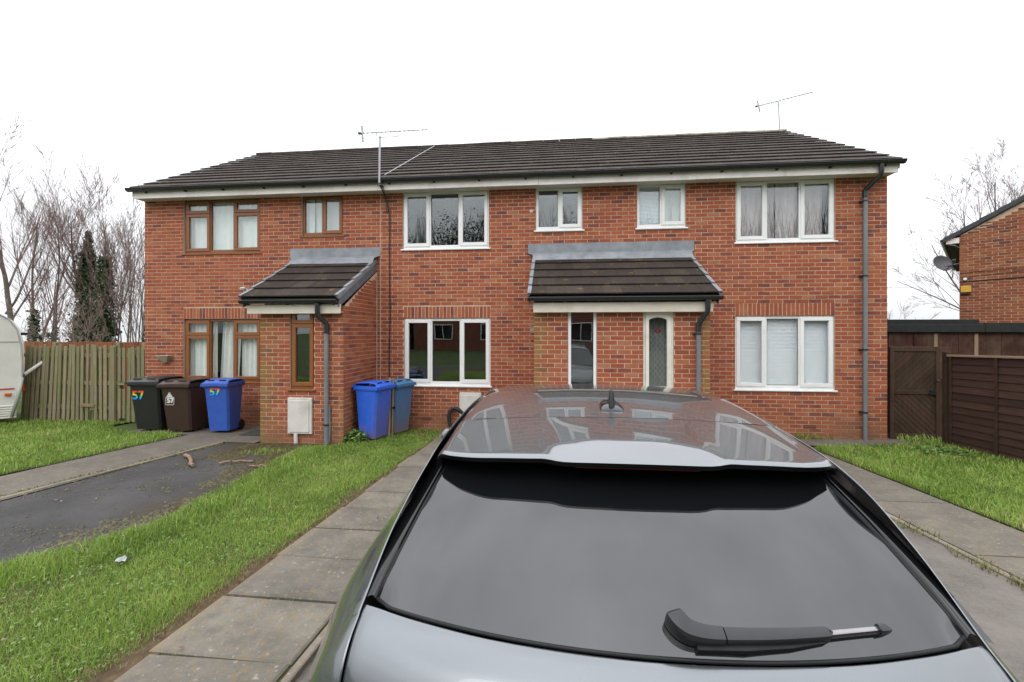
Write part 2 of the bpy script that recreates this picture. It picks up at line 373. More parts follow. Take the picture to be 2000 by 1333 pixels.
M['stick'] = plain('peeled_branch', (.23,.155,.11), .8, .25, 18, .2, bumpd=.004)
M['caravan'] = plain('caravan_white', (.66,.645,.59), .45, .06, 3, .5, dirt=((.42,.42,.33), .55))
M['caravan_trim'] = plain('caravan_trim', (.40,.42,.38), .5, .12, 5, .4)
M['redstripe'] = plain('red_stripe', (.45,.05,.03), .5, .1, 6)
M['orange'] = plain('orange_lens', (.6,.10,.02), .25, .05, 6)
def binp(name, col, r=.5, mud=None):
    m, t, b = newmat(name); p = wpos(t); n = noise(t, 11, 5, p)
    c = rampn(t, n, [(.3, tuple(x*.88 for x in col)), (.7, tuple(x*1.1 for x in col))])
    if mud:
        oc = xyz(t, N(t, 'ShaderNodeTexCoord').outputs['Object'])
        k = math_(t, 'MULTIPLY', maprange(t, oc[2], .0, mud[0], 1, 0), maprange(t, noise(t, 4, 5, p), .25, .55, 0, 1))
        k = math_(t, 'MAXIMUM', k, math_(t, 'MULTIPLY', maprange(t, oc[1], -.32, -.10, 1, 0), maprange(t, math_(t, 'ADD', oc[2], math_(t, 'MULTIPLY', noise(t, 3, 4, p), .5)), .45, 1.15, 1, 0)))
        c = mixc(t, math_(t, 'MULTIPLY', k, .85), c, (.22,.125,.07))
    t.links.new(c, b.inputs['Base Color']); b.inputs['Roughness'].default_value = r; return m
M['bin_black'] = binp('bin_black', (.017,.018,.018), .45); M['bin_brown'] = binp('bin_brown', (.045,.022,.015), .5)
M['bin_blue'] = binp('bin_blue', (.035,.10,.43), .42); M['bin_blue2'] = binp('bin_bright_blue', (.022,.115,.62), .4, (.34,)); M['bin_blue3'] = binp('bin_faded_blue', (.05,.155,.33), .5, (.5,))
def rainbow():
    m, t, b = newmat('rainbow_sticker'); g = xyz(t, N(t, 'ShaderNodeTexCoord').outputs['Generated'])
    c = rampn(t, g[1], [(0, (.03,.12,.75)), (.25, (.05,.5,.75)), (.45, (.1,.6,.12)), (.6, (.8,.75,.08)), (.78, (.85,.3,.04)), (1, (.7,.03,.04))])
    t.links.new(c, b.inputs['Base Color']); b.inputs['Roughness'].default_value = .4; return m
M['rainbow'] = rainbow(); M['sticker'] = plain('white_sticker', (.78,.78,.76), .5, .05, 20)
M['litter'] = plain('crumpled_wrapper', (.30,.32,.31), .4, .15, 30, dirt=((.5,.33,.08), .5))
M['yellowbox'] = plain('yellow_alarm_box', (.62,.36,.035), .5, .06, 8)
M['dish'] = plain('grey_dish', (.12,.12,.125), .5, .1, 12)
M['verge_tile'] = plain('slate_verge', (.035,.037,.045), .6, .15, 8)
M['mint'] = plain('pale_green_rod', (.35,.52,.44), .5, .08, 10)
M['stone'] = plain('stone_planter', (.36,.29,.22), .9, .2, 12)
M['treemass'] = leaf_mat('dark_treeline', (.020,.022,.016), (.034,.036,.024), (.055,.052,.038))
M['opposite'] = plain('opposite_brick', (.20,.075,.05), .9, .25, 3, .2)

# ------------------------------------------------------------------ ground
def sheet(name, poly, mat, dz, kind='structure', parent=None, nx=1, thick=0):
    """polygon of (x,y) laid on the sloping ground"""
    me = bpy.data.meshes.new(name); vs = [(x, y, gz(y)+dz) for x, y in poly]
    me.from_pydata(vs, [], [list(range(len(vs)))]); me.materials.append(mat); me.update()
    o = link(name, me, parent)
    if kind: o['kind'] = kind
    return o
g = MB()
ys = [-600, -14, 0, 6, 16, 45, 600]
zz = [-.035*-14-.02, -.035*-14-.02, -.02, -.05, -1.3, -7, -60]
for i in range(6):
    g.add([(-600, ys[i], zz[i]), (600, ys[i], zz[i]), (600, ys[i+1], zz[i+1]), (-600, ys[i+1], zz[i+1])], [(0,1,2,3)])
tag(g.build('ground', M['verge']), kind='structure')
sheet('road', [(-60,-30),(60,-30),(60,-13.99),(-60,-13.99)], M['road'], -.49-.35+.35+.012)
bpy.data.objects['road'].data.vertices.foreach_set('co', [c for x, y in [(-60,-30),(60,-30),(60,-11),(-60,-11)] for c in (x, y, (.49 if y < -14 else .385)-.008)])
sheet('asphalt_driveway', [(-6.42,-11),(-3.2,-11),(-3.2,-1.38),(-5.74,-1.55)], M['asphalt'], -.006)
sheet('worn_driveway', [(-1.32,-11),(3.3,-11),(3.3,-.62),(-1.32,-.62)], M['drive'], -.004)
sheet('concrete_footpath', [(-7.35,-11),(-6.36,-11),(-5.78,-1.55),(-5.22,-1.55),(-5.22,0),(-8.35,0),(-8.35,-1.02),(-6.93,-1.05),(-7.05,-3.2)], M['path'], .004)
sheet('house_front_path', [(-1.3,-.62),(7.3,-.62),(7.3,.5),(-1.3,.5)], M['path'], .006)
# right path: three long concrete bays with open joints
rp = sheet('garden_path', [(3.3,-11),(4.26,-11),(4.26,-.62),(3.3,-.62)], M['soil'], -.002)
yb = [-8.6,-7.3,-6.0,-4.72,-3.45,-2.2,-.63]
for a, b in zip(yb, yb[1:]):
    m_ = MB(); vs = []
    for x, y in ((3.345,a+.008),(4.22+random.uniform(-.02,.02),a+.008),(4.2+random.uniform(-.02,.02),b-.008),(3.345,b-.008)): vs.append((x,y,gz(y)+.012))
    vs += [(x,y,z-.04) for x,y,z in vs]
    m_.add(vs, [(0,1,2,3),(0,1,5,4),(1,2,6,5),(2,3,7,6),(3,0,4,7)]); m_.build('path_slab', M['path'], rp)
# slab path on the left of the car
sp = sheet('slab_path', [(-2.26,-11),(-1.34,-11),(-1.34,-.3),(-2.26,-.3)], M['soil'], -.002)
ye = [-8.1,-7.55,-7.0,-6.45,-5.90,-5.345,-4.81,-4.29,-3.79,-3.27,-2.75,-2.22,-1.69,-1.16,-.63,-.32]
for a, b in zip(ye, ye[1:]):
    sk = random.uniform(-.012,.012); dzr = random.uniform(-.006,.006); x0 = -2.20+random.uniform(-.03,.02); x1 = -1.385+random.uniform(-.008,.006)
    c4 = [(x0,a+.012),(x1,a+.012+sk),(x1,b-.006+sk),(x0,b-.006)]
    m_ = MB(); top = []; ch = .012
    cx, cy = sum(p[0] for p in c4)/4, sum(p[1] for p in c4)/4
    for x, y in c4: top.append((x+(ch if x < cx else -ch), y+(ch if y < cy else -ch), gz(y)+.022+dzr))
    rim = [(x,y,gz(y)+.013+dzr) for x, y in c4]; bot = [(x,y,gz(y)-.04) for x, y in c4]
    vs = top+rim+bot; fs = [(0,1,2,3)]+[(i,(i+1)%4,4+(i+1)%4,4+i) for i in range(4)]+[(4+i,4+(i+1)%4,8+(i+1)%4,8+i) for i in range(4)]
    m_.add(vs, fs); m_.build('paving_slab', M['slab'], sp)
def edging(name, x0, y0, x1, y1, w, h, n, label=None):
    st = empty(name); st['kind'] = 'structure'
    for i in range(n):
        f0, f1 = i/n, (i+1)/n-.004/max(.1, abs(y1-y0)/n)/n
        pa = (x0+(x1-x0)*f0, y0+(y1-y0)*f0); pb = (x0+(x1-x0)*f1, y0+(y1-y0)*f1); j = random.uniform(-.006,.006)
        m_ = MB(); vs = []
        for dx, dz in ((0,-.08),(0,h+j),(.008,h+.006+j),(w-.008,h+.006+j),(w,h+j),(w,-.08)):
            vs += [(pa[0]+dx,pa[1],gz(pa[1])+dz),(pb[0]+dx,pb[1],gz(pb[1])+dz)]
        m_.add(vs, [(2*k,2*k+2,2*k+3,2*k+1) for k in range(5)]+[(0,2,4,6,8,10),(1,3,5,7,9,11)]); m_.build('edging_stone', M['edging'], st)
    return st
edging('drive_edging', -1.352, -8.4, -1.352, -.66, .048, .022, 9)
edging('path_edging', 3.275, -8.4, 3.275, -.64, .05, .012, 9)
edging('footpath_edging', -6.43, -8.4, -5.80, -1.62, .055, .012, 8)

# ------------------------------------------------------------------ walls with brick
def wall_frame(P, ang):
    return Matrix.Translation(Vector(P)) @ Matrix.Rotation(ang, 4, 'Z')      # local x along wall, local -y outward, z up
def lay(L, z0, z1, holes, off=0., topcut=None):
    """stretcher bond rectangles (xa,xb,za,zb) in wall coordinates"""
    res = []; k = int(math.floor((z0-.035)/.075))-1
    while True:
        zb = .035+.075*k+.013; zt = zb+.062; k += 1
        if zb >= z1-.012: break
        if zt <= z0+.012: continue
        za, ztt = max(zb, z0), min(zt, z1)
        x = -(.1125 if k % 2 else 0)-.225+off % .225
        while x < L:
            a, b = max(x+.0065, 0), min(x+.2185, L); x += .225
            if b-a < .02: continue
            segs = [(a, b)]
            for hx0, hx1, hz0, hz1 in holes:
                if hz1 <= za+.012 or hz0 >= ztt-.012: continue
                ns = []
                for s0, s1 in segs:
                    if hx1 <= s0 or hx0 >= s1: ns.append((s0, s1)); continue
                    if hx0-s0 > .02: ns.append((s0, hx0-.002))
                    if s1-hx1 > .02: ns.append((hx1+.002, s1))
                segs = ns
            for s0, s1 in segs:
                if topcut is not None:
                    zc = min(topcut(s0), topcut(s1))
                    if za > zc-.02: continue
                    res.append((s0, s1, za, min(ztt, zc)))
                else: res.append((s0, s1, za, ztt))
        if k > 400: break
    return res
def soldiers(x0, x1, z0):
    n = round((x1-x0)/.075); w = (x1-x0)/n
    return [(x0+i*w+.0075, x0+(i+1)*w-.0075, z0+.006, z0+.232) for i in range(n)]
def mortar_sheet(L, z0, z1, holes, y=.004, topz=None):
    xs = sorted({0, L, *[h[0] for h in holes], *[h[1] for h in holes]}); zs = sorted({z0, z1, *[h[2] for h in holes], *[h[3] for h in holes]})
    xs = [x for x in xs if 0 <= x <= L]; zs = [z for z in zs if z0 <= z <= z1]; m_ = MB()
    for i in range(len(xs)-1):
        for j in range(len(zs)-1):
            cx, cz = (xs[i]+xs[i+1])/2, (zs[j]+zs[j+1])/2
            if any(h[0] < cx < h[1] and h[2] < cz < h[3] for h in holes): continue
            m_.add([(xs[i],y,zs[j]),(xs[i+1],y,zs[j]),(xs[i+1],y,zs[j+1]),(xs[i],y,zs[j+1])], [(0,1,2,3)])
    for h in holes:   # reveals
        a, b, c, d = h; yy = .115
        m_.add([(a,y,c),(a,yy,c),(a,yy,d),(a,y,d)], [(0,1,2,3)]); m_.add([(b,y,c),(b,yy,c),(b,yy,d),(b,y,d)], [(0,1,2,3)])
        m_.add([(a,y,c),(a,yy,c),(b,yy,c),(b,y,c)], [(0,1,2,3)]); m_.add([(a,y,d),(a,yy,d),(b,yy,d),(b,y,d)], [(0,1,2,3)])
    return m_
def brick_mesh(w=.215, h=.065):
    m_ = MB(); d = .09; c = .003
    vs = [(c,0,c),(w-c,0,c),(w-c,0,h-c),(c,0,h-c),(0,c,0),(w,c,0),(w,c,h),(0,c,h),(0,d,0),(w,d,0),(w,d,h),(0,d,h)]
    fs = [(0,1,2,3)]+[(i,(i+1)%4,4+(i+1)%4,4+i) for i in range(4)]+[(4+i,4+(i+1)%4,8+(i+1)%4,8+i) for i in range(4)]
    m_.add(vs, fs); me = bpy.data.meshes.new('brick'); me.from_pydata(m_.v, [], m_.f); fixn(me); return me
BM = brick_mesh(); BM.materials.append(M['brick']); BMF = brick_mesh(); BMF.materials.append(M['brick_far'])
def place_brick(parent, W, r, me):
    o = bpy.data.objects.new('brick', me); COL.objects.link(o); o.parent = parent
    o.matrix_basis = W @ Matrix.Translation((r[0], random.uniform(-.0022,.0015), r[2])) @ Matrix.Diagonal(((r[1]-r[0])/.215, 1, 1, 1))
def add_bricks(mb, W, rects):
    for a, b, c, d in rects:
        y = random.uniform(-.0022,.0015); dd = .09
        vs = [W @ Vector(p) for p in ((a,y,c),(b,y,c),(b,y,d),(a,y,d),(a,dd,c),(b,dd,c),(b,dd,d),(a,dd,d))]
        mb.add(vs, [(0,1,2,3),(0,1,5,4),(1,2,6,5),(2,3,7,6),(3,0,4,7)], random.random())

house = thing('terraced_house', 'red brick terrace of two storeys with dark tiled roof and two lean-to porches', 'house')
XL, XR, ZT = -8.92, 5.985, 4.86
# openings: x0,x1,z0,z1
WIN = {
 'brown_up':   (-8.005,-6.237,3.645,4.83), 'brown_small': (-5.32,-4.413,3.962,4.83), 'brown_ground': (-8.005,-6.237,.90,2.262),
 'mid_up':     (-3.13,-1.352,3.645,4.83), 'mid_ground': (-3.105,-1.322,.885,2.262), 'mid_small': (-.42,.497,3.962,4.83),
 'right_small':(1.533,2.446,3.962,4.83), 'right_up': (3.35,5.105,3.645,4.83), 'right_ground': (3.34,5.097,.885,2.285)}
holes = [(a-XL, b-XL, c, d) for a, b, c, d in WIN.values()]
W0 = wall_frame((XL,0,0), 0)
fw = mortar_sheet(XR-XL, -.3, ZT, holes).build('front_wall', M['mortar'], house, loc=(0,0,0))
fw.location = (XL,0,0)
sold = []
for k in ('brown_ground','mid_ground','right_ground'):
    a, b, c, d = WIN[k]; sold += soldiers(a-XL-.0, b-XL+.0, d if k == 'right_ground' else 2.262)
sh = [(a-XL, b-XL, (d if k == 'right_ground' else 2.262), 2.512) for k, (a, b, c, d) in WIN.items() if 'ground' in k]
rects = lay(XR-XL, -.1, ZT, holes+sh, .06)
front_rects = [(r, W0) for r in rects]+[(r, W0) for r in sold]

def other_walls():
    m_ = MB()     # gable ends and back so that the house is closed
    y1 = 7.3
    for x in (XL+.004, XR-.004):
        m_.add([(x,.1,-.3),(x,y1,-.3),(x,y1,ZT),(x,3.65,7.15),(x,.1,ZT+.05)], [(0,1,2,3,4)])
    m_.add([(XL,y1,-.3),(XR,y1,-.3),(XR,y1,ZT),(XL,y1,ZT)], [(0,1,2,3)])
    m_.build('gable_walls', M['opposite'], house)
other_walls()

# ------------------------------------------------------------------ windows
def frame_bars(mb, x0, x1, z0, z1, y0, y1, w, wb=None):
    wb = w if wb is None else wb
    mb.cbox(x0,x1,y0,y1,z0,z0+wb,.004); mb.cbox(x0,x1,y0,y1,z1-w,z1,.004)
    mb.cbox(x0,x0+w,y0+.001,y1-.001,z0+wb,z1-w,.004); mb.cbox(x1-w,x1,y0+.001,y1-.001,z0+wb,z1-w,.004)
def pane(parent, x0, x1, z0, z1, y, mat):
    m_ = MB(); m_.box(x0,x1,y,y+.012,z0,z1); return m_.build('pane', mat, parent)
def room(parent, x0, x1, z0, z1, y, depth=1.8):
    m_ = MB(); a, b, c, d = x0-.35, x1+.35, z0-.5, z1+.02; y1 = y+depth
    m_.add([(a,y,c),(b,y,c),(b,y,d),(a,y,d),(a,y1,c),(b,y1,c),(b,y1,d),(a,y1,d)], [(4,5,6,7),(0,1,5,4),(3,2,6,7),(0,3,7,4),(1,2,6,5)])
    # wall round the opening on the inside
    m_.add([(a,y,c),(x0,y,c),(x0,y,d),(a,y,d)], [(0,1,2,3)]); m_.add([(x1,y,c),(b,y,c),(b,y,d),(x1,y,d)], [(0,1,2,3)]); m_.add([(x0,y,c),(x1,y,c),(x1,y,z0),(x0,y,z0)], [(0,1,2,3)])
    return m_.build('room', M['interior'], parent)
def drape(parent, name, x0, x1, z0, z1, y, mat, amp=.02, wl=.09, lean=0):
    m_ = MB(); n = max(8, int((x1-x0)/.012)); vs = []
    ph = random.random()*6
    for i in range(n+1):
        x = x0+(x1-x0)*i/n
        yy = y+amp*math.sin(x/wl*6.28+ph)+amp*.5*math.sin(x/wl*2.9+1+ph)
        vs += [(x+lean, yy, z0), (x, yy, z1)]
    m_.add(vs, [(2*i,2*i+2,2*i+3,2*i+1) for i in range(n)]); return m_.build(name, mat, parent, smooth=True)
def venetian(parent, x0, x1, z0, z1, y, pitch=.026):
    m_ = MB(); z = z0
    while z < z1:
        m_.add([(x0,y-.004,z),(x1,y-.004,z),(x1,y+.008,z+pitch*.98),(x0,y+.008,z+pitch*.98)], [(0,1,2,3)], random.random()); z += pitch
    m_.box(x0,x1,y-.015,y+.015,z1,z1+.03)
    o = m_.build('venetian_blind', M['blind'], parent); return o
def window(label, key, mat, lights, yo=.03, sill=.03, glass='glass', fw_=.052, Y=0., dress=None, rect=None, deep=True, top_rail=None):
    x0, x1, z0, z1 = rect or WIN[key]
    y = Y+yo
    m_ = MB(); zs = z0+.055
    frame_bars(m_, x0+.004, x1-.004, zs-.012, z1-.004, y, y+.06, fw_)
    W = x1-x0
    muls = sorted({l[0] for l in lights if l[0] > 0})
    for f in muls: m_.cbox(x0+W*f-fw_*.5, x0+W*f+fw_*.5, y+.001, y+.058, zs+fw_-.012, z1-fw_-.004, .004)
    w = m_.build('window', mat, house)
    if label: w['label'] = label
    s = MB(); s.cbox(x0-.035, x1+.035, Y-sill, y+.02, z0-.012, z0+.018, .005); s.cbox(x0+.002, x1-.002, y-.004, y+.05, z0+.018, zs-.012, .004); s.build('sill', mat, w)
    for f0, f1, g0, g1, kind in lights:
        a, b = x0+W*f0+(fw_ if f0 == 0 else fw_*.5), x0+W*f1-(fw_ if f1 == 1 else fw_*.5)
        zz0, zz1 = zs+(z1-zs)*g0, zs+(z1-zs)*g1
        c, d = zz0+(fw_-.012 if g0 == 0 else fw_*.5), zz1-(fw_ if g1 == 1 else fw_*.5)
        if g0 > 0:
            t_ = MB(); t_.cbox(a, b, y+.002, y+.057, zz0-fw_*.5, zz0+fw_*.5, .004); t_.build('transom', mat, w)
        if kind == 'sash':
            q = MB(); frame_bars(q, a-.022, b+.022, c-.022, d+.022, y-.018, y+.03, .066); q.build('sash', mat, w)
            pane(w, a+.036, b-.036, c+.036, d-.036, y+.008, M[glass])
            gk = MB(); frame_bars(gk, a+.036, b-.036, c+.036, d-.036, y+.0, y+.006, .007); gk.build('gasket', M['black'], w)
        else:
            pane(w, a, b, c, d, y+.024, M[glass])
            gk = MB(); frame_bars(gk, a, b, c, d, y+.012, y+.02, .008); gk.build('gasket', M['black'], w)
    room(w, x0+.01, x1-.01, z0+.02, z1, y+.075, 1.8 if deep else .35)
    if dress: dress(w, x0, x1, z0, z1, y+.12)
    return w
L3 = [(0,.315,0,1,'sash'),(.315,.66,0,1,'fixed'),(.66,1,0,1,'sash')]
L3b = [(0,.33,0,.73,'sash'),(0,.33,.73,1,'sash'),(.33,.645,0,1,'fixed'),(.645,1,0,.73,'sash'),(.645,1,.73,1,'sash')]
L2 = [(0,.5,0,1,'fixed'),(.5,1,0,1,'sash')]
def d_brown(w, x0, x1, z0, z1, y):
    drape(w, 'net_curtain', x0, x0+.66, z0, z1, y, M['net'], .016, .11); drape(w, 'net_curtain', x0+.70, x1-.62, z0, z1, y+.10, M['net'], .02, .14, -.08)
    drape(w, 'net_curtain', x1-.54, x1, z0, z1, y, M['net'], .016, .12)
def d_brown_up(w, x0, x1, z0, z1, y): drape(w, 'net_curtain', x0, x1, z0, z1, y, M['net'], .01, .16)
def d_small(w, x0, x1, z0, z1, y):
    drape(w, 'net_curtain', x0, x0+.2, z0, z1, y, M['net'], .012, .08); drape(w, 'net_curtain', x0+.2, x1, z0, z1, y+.05, M['net'], .004, .3)
def d_mauve(w, x0, x1, z0, z1, y):
    drape(w, 'curtain', x0, x0+.74, z0, z1, y, M['pinkcurtain'], .02, .12); drape(w, 'curtain', x0+.77, x1-.14, z0, z1, y, M['pinkcurtain'], .02, .15)
def d_blind(w, x0, x1, z0, z1, y): venetian(w, x0+.02, x1-.02, z0+.03, z1-.05, y-.02)
def d_blind_half(w, x0, x1, z0, z1, y): venetian(w, x0+.02, (x0+x1)/2, z0+.03, z1-.05, y-.02); drape(w, 'net_curtain', (x0+x1)/2, x1, z0, z1, y+.04, M['net'], .004, .3)
window('brown framed upper window with five lights', 'brown_up', M['brown'], L3b, .055, .02, 'glass', dress=d_brown_up)
window('small brown framed upper window', 'brown_small', M['brown'], L2, .055, .02, 'glass', dress=d_small)
window('brown framed ground floor window with net curtains', 'brown_ground', M['brown'], L3b, .05, .03, 'glass_clear', dress=d_brown)
window('white upper window of the middle house reflecting dark trees', 'mid_up', M['upvc'], L3)
window('white ground floor window of the middle house with dark glass', 'mid_ground', M['upvc'], L3)
window('small white upper window above the shared porch with dark glass', 'mid_small', M['upvc'], L2)
window('small white upper window with a pale blind', 'right_small', M['upvc'], L2, dress=d_blind_half)
window('white upper window with mauve curtains', 'right_up', M['upvc'], L3, dress=d_mauve)
window('white ground floor window with white venetian blinds', 'right_ground', M['upvc'], L3, glass='glass_clear', dress=d_blind)

# ------------------------------------------------------------------ porches
PD = 1.40
def tile_mesh(w=.297, L=.42, th=.024):
    m_ = MB(); c = .004
    vs = [(0,0,0),(w,0,0),(w,L,0),(0,L,0),(0,0,th-c),(w,0,th-c),(w,L,th),(0,L,th),(0,c,th),(w,c,th)]
    m_.add(vs, [(0,3,2,1),(0,1,5,4),(4,5,9,8),(8,9,6,7),(0,4,8,7,3),(1,2,6,9,5),(2,3,7,6)])
    me = bpy.data.meshes.new('roof_tile'); me.from_pydata(m_.v, [], m_.f); me.materials.append(M['tile']); fixn(me); return me, m_
TM, TMB = tile_mesh()
def tile_rows(x0, x1, yl, zl, pitch, n, gauge):
    """matrices of every tile; row 0 at the eaves; a tile lies on the course below"""
    res = []; w = .300
    up = Vector((0, math.cos(pitch), math.sin(pitch))); nn = Vector((0, -math.sin(pitch), math.cos(pitch)))
    tl = pitch-math.atan(.029/gauge)
    for r in range(n):
        off = (w/2 if r % 2 else 0)
        x = x0-off
        while x < x1-.01:
            a, b = max(x, x0), min(x+w, x1)
            if b-a > .03:
                p = Vector((a, yl, zl))+up*(gauge*r)+nn*(.030+random.uniform(-.0012,.0012))
                Mx = Matrix.Translation(p) @ Matrix.Rotation(tl+random.uniform(-.0015,.0015), 4, 'X') @ Matrix.Rotation(random.uniform(-.0015,.0015), 4, 'Z') @ Matrix.Diagonal(((b-a-.003)/.297, 1, 1, 1))
                res.append((Mx, b-a > .28))
            x += w
    return res
def put_tiles(parent, mats, nmax=None, key=None):
    """largest-in-view whole tiles as objects, the rest joined"""
    cand = sorted([i for i, (m_, full) in enumerate(mats)], key=lambda i: key(mats[i][0]) if key else 0)
    single = set(cand if nmax is None else cand[:nmax]); st = MB()
    for i, (m_, full) in enumerate(mats):
        if i in single:
            o = bpy.data.objects.new('roof_tile', TM); COL.objects.link(o); o.parent = parent; o.matrix_basis = m_
        else: st.add([m_ @ Vector(v) for v in TMB.v], TMB.f, random.random())
    if st.f: tag(st.build('roof_tiles', M['tiling'], parent), kind='stuff')
def half_gutter(mb, x0, x1, y, z, r=.055, n=8):
    prof = [(y+r*math.cos(a), z+r*math.sin(a)) for a in [math.pi+math.pi*i/n for i in range(n+1)]]
    inner = [(y+(r-.006)*math.cos(a), z+(r-.006)*math.sin(a)) for a in [2*math.pi-math.pi*i/n for i in range(n+1)]]
    mb.prism(prof+inner, x0, x1, 'x')
    mb.prism(prof, x0-.006, x0, 'x'); mb.prism(prof, x1, x1+.006, 'x')
    mb.tube([(x0,y-r,z),(x1,y-r,z)], .007, 6)
def gutter(parent, x0, x1, y, z, r=.055, br=()):
    m_ = MB(); half_gutter(m_, x0, x1, y, z, r); gobj = m_.build('gutter', M['gutter'], parent, smooth=True, auto=35)
    for bx in br:
        q = MB(); pr = [(y+(r+.004)*math.cos(a), z+(r+.004)*math.sin(a)) for a in [math.pi*1.0+math.pi*i/8 for i in range(9)]]
        q.prism(pr+[(y+r+.03, z+.0), (y+r+.03, z-r-.02), (y+r*.6, z-r-.02)], bx-.018, bx+.018, 'x'); q.build('gutter_bracket', M['gutter'], gobj)
    return gobj
def downpipe(parent, pts_top, x, y, z0, z1, brackets, rad=.036):
    m_ = MB(); m_.tube([(x,y,z0),(x,y,z1)], rad, 14)
    d = m_.build('downpipe', M['downpipe'], parent, smooth=True, auto=40)
    q = MB(); q.tube(pts_top+[(x,y,z1-.06)], rad+.004, 12); q.tube([(x,y,z1-.14),(x,y,z1-.0)], rad+.009, 14); q.build('swan_neck', M['gutter'], d, smooth=True, auto=40)
    for z in brackets:
        b = MB(); b.tube([(x,y,z-.014),(x,y,z+.014)], rad+.007, 14); b.box(x-rad-.035, x+.02, y, 0.0 if y > -.5 else -PD, z-.012, z+.012); b.build('pipe_bracket', M['gutter'], d)
    return d
porch_rects = []
def porch(label, x0, x1, ph, rx0, rx1, side):
    p = empty('porch'); p.parent = house; p['label'] = label
    # walls
    L = x1-x0; Wf = wall_frame((x0,-PD,0), 0)
    hl = [(a-x0, b-x0, c, d) for a, b, c, d in ph]
    mo = mortar_sheet(L, -.3, 2.44, hl)
    o = mo.build('front_mortar', M['mortar'], p, loc=(0,0,0)); o.location = (x0,-PD,0)
    porch_rects.append((p, [(r, Wf) for r in lay(L, -.15, 2.44, hl, .0)]))
    zr = lambda yy: 2.44+(yy+PD)/PD*.80
    for sx, sgn in ((x0,-1),(x1,1)):
        Ws = wall_frame((sx,-PD,0), R(90)) if sgn > 0 else wall_frame((sx,-.001,0), R(-90))
        m_ = MB(); xi = sx-sgn*.006
        m_.add([(xi,-PD+.012,-.3),(xi,.0,-.3),(xi,.0,zr(0)-.03),(xi,-PD+.012,2.42)], [(0,1,2,3)]); m_.build('side_mortar', M['mortar'], p)
        tc = (lambda u: zr(-PD+u)-.02) if sgn > 0 else (lambda u: zr(-u)-.02)
        porch_rects[-1][1].extend([(r, Ws) for r in lay(PD-.004, -.1, 3.2, [], .1125, tc)])
    # roof
    yl, zl, pitch = -PD-.20, 2.555, math.atan2(.80, PD+.05)
    up = Vector((0, math.cos(pitch), math.sin(pitch)))
    yt = -.01; Ls = (yt-yl)/math.cos(pitch); zt = zl+Ls*math.sin(pitch)
    m_ = MB(); m_.add([(rx0+.02,yl+.02,zl-.03),(rx1-.02,yl+.02,zl-.03),(rx1-.02,yt,zt-.02),(rx0+.02,yt,zt-.02),(rx0+.02,yl+.02,zl),(rx1-.02,yl+.02,zl),(rx1-.02,yt,zt+.012),(rx0+.02,yt,zt+.012)],
        [(0,1,2,3),(4,5,6,7),(0,1,5,4),(1,2,6,5),(2,3,7,6),(3,0,4,7)]); m_.build('roof_deck', M['felt'], p)
    n = 5; gauge = (Ls-.02)/n-.0
    mats = [m_ for m_ in tile_rows(rx0, rx1, yl, zl, pitch, n, gauge)]
    cut = []
    for Mx, full in mats:      # shorten the top row so it does not enter the wall
        p1 = Mx @ Vector((0,.42,0)); 
        if p1.y > -.012:
            f = (-.012-(Mx @ Vector((0,0,0))).y)/(p1.y-(Mx @ Vector((0,0,0))).y); Mx = Mx @ Matrix.Diagonal((1, f, 1, 1))
        cut.append((Mx, full))
    put_tiles(p, cut)
    # lead flashing: apron dressed over the top course, turned up the wall
    m_ = MB(); nn = Vector((0,-math.sin(pitch),math.cos(pitch)))
    za = zt+.055; ns = 14; vs = []
    fx0, fx1 = rx0-.10, rx1+.07
    for i in range(ns+1):
        x = fx0+(fx1-fx0)*i/ns; j = random.uniform(-.006,.006)
        inx = min(max(x, rx0-.0), rx1+.0)
        vs += [(x,-.010,za+.235+j*.4),(x,-.012,za+.05+j),(inx,-.13,za-.005+j),(inx,-.24,zt-.24*math.tan(pitch)+.062+j*.4)]
    for i in range(ns):
        o_ = 4*i; m_.add([vs[o_+k] for k in range(8)], [(0,4,5,1),(1,5,6,2),(2,6,7,3)])
    m_.build('lead_flashing', M['lead'], p)
    # verge caps, fascia
    for vx in (rx0, rx1):
        q = MB(); u2 = up*Ls; b0 = Vector((vx,yl-.01,zl+.02)); s_ = -1 if vx == rx0 else 1
        for r in range(n):
            a0 = b0+up*(gauge*r)+nn*.006; a1 = b0+up*(gauge*(r+1))-nn*.018
            for e in (1,):
                vs = [a0+nn*.034-Vector((s_*.055,0,0)), a0+nn*.034+Vector((s_*.006,0,0)), a1+nn*.034+Vector((s_*.006,0,0)), a1+nn*.034-Vector((s_*.055,0,0)),
                      a0-nn*.05+Vector((s_*.006,0,0)), a1-nn*.03+Vector((s_*.006,0,0)), a0+nn*.012-Vector((s_*.055,0,0))]
                q.add(vs, [(0,1,2,3),(1,4,5,2),(0,1,4,6)], random.random())
        q.build('verge_cap', M['lead'], p)
    q = MB(); b0 = Vector((0,yl+.06,zl-.05)); b1 = b0+up*(Ls-.06)
    for sx in (rx0+.012, rx1-.012):
        s_ = 1 if sx > (rx0+rx1)/2 else -1
        q.add([Vector((sx,b0.y,b0.z-.10)),Vector((sx,b1.y,b1.z-.12)),Vector((sx,b1.y,b1.z+.05)),Vector((sx,b0.y,b0.z+.06)),
               Vector((sx-s_*.02,b0.y,b0.z-.10)),Vector((sx-s_*.02,b1.y,b1.z-.12)),Vector((sx-s_*.02,b1.y,b1.z+.05)),Vector((sx-s_*.02,b0.y,b0.z+.06))],
              [(0,1,2,3),(4,5,6,7),(0,1,5,4),(1,2,6,5),(2,3,7,6),(3,0,4,7)])
    q.build('barge_board', M['board_grey'], p)
    fx0, fx1 = rx0+.085, rx1-.10
    if side == 'left': fx1 = rx1+.0
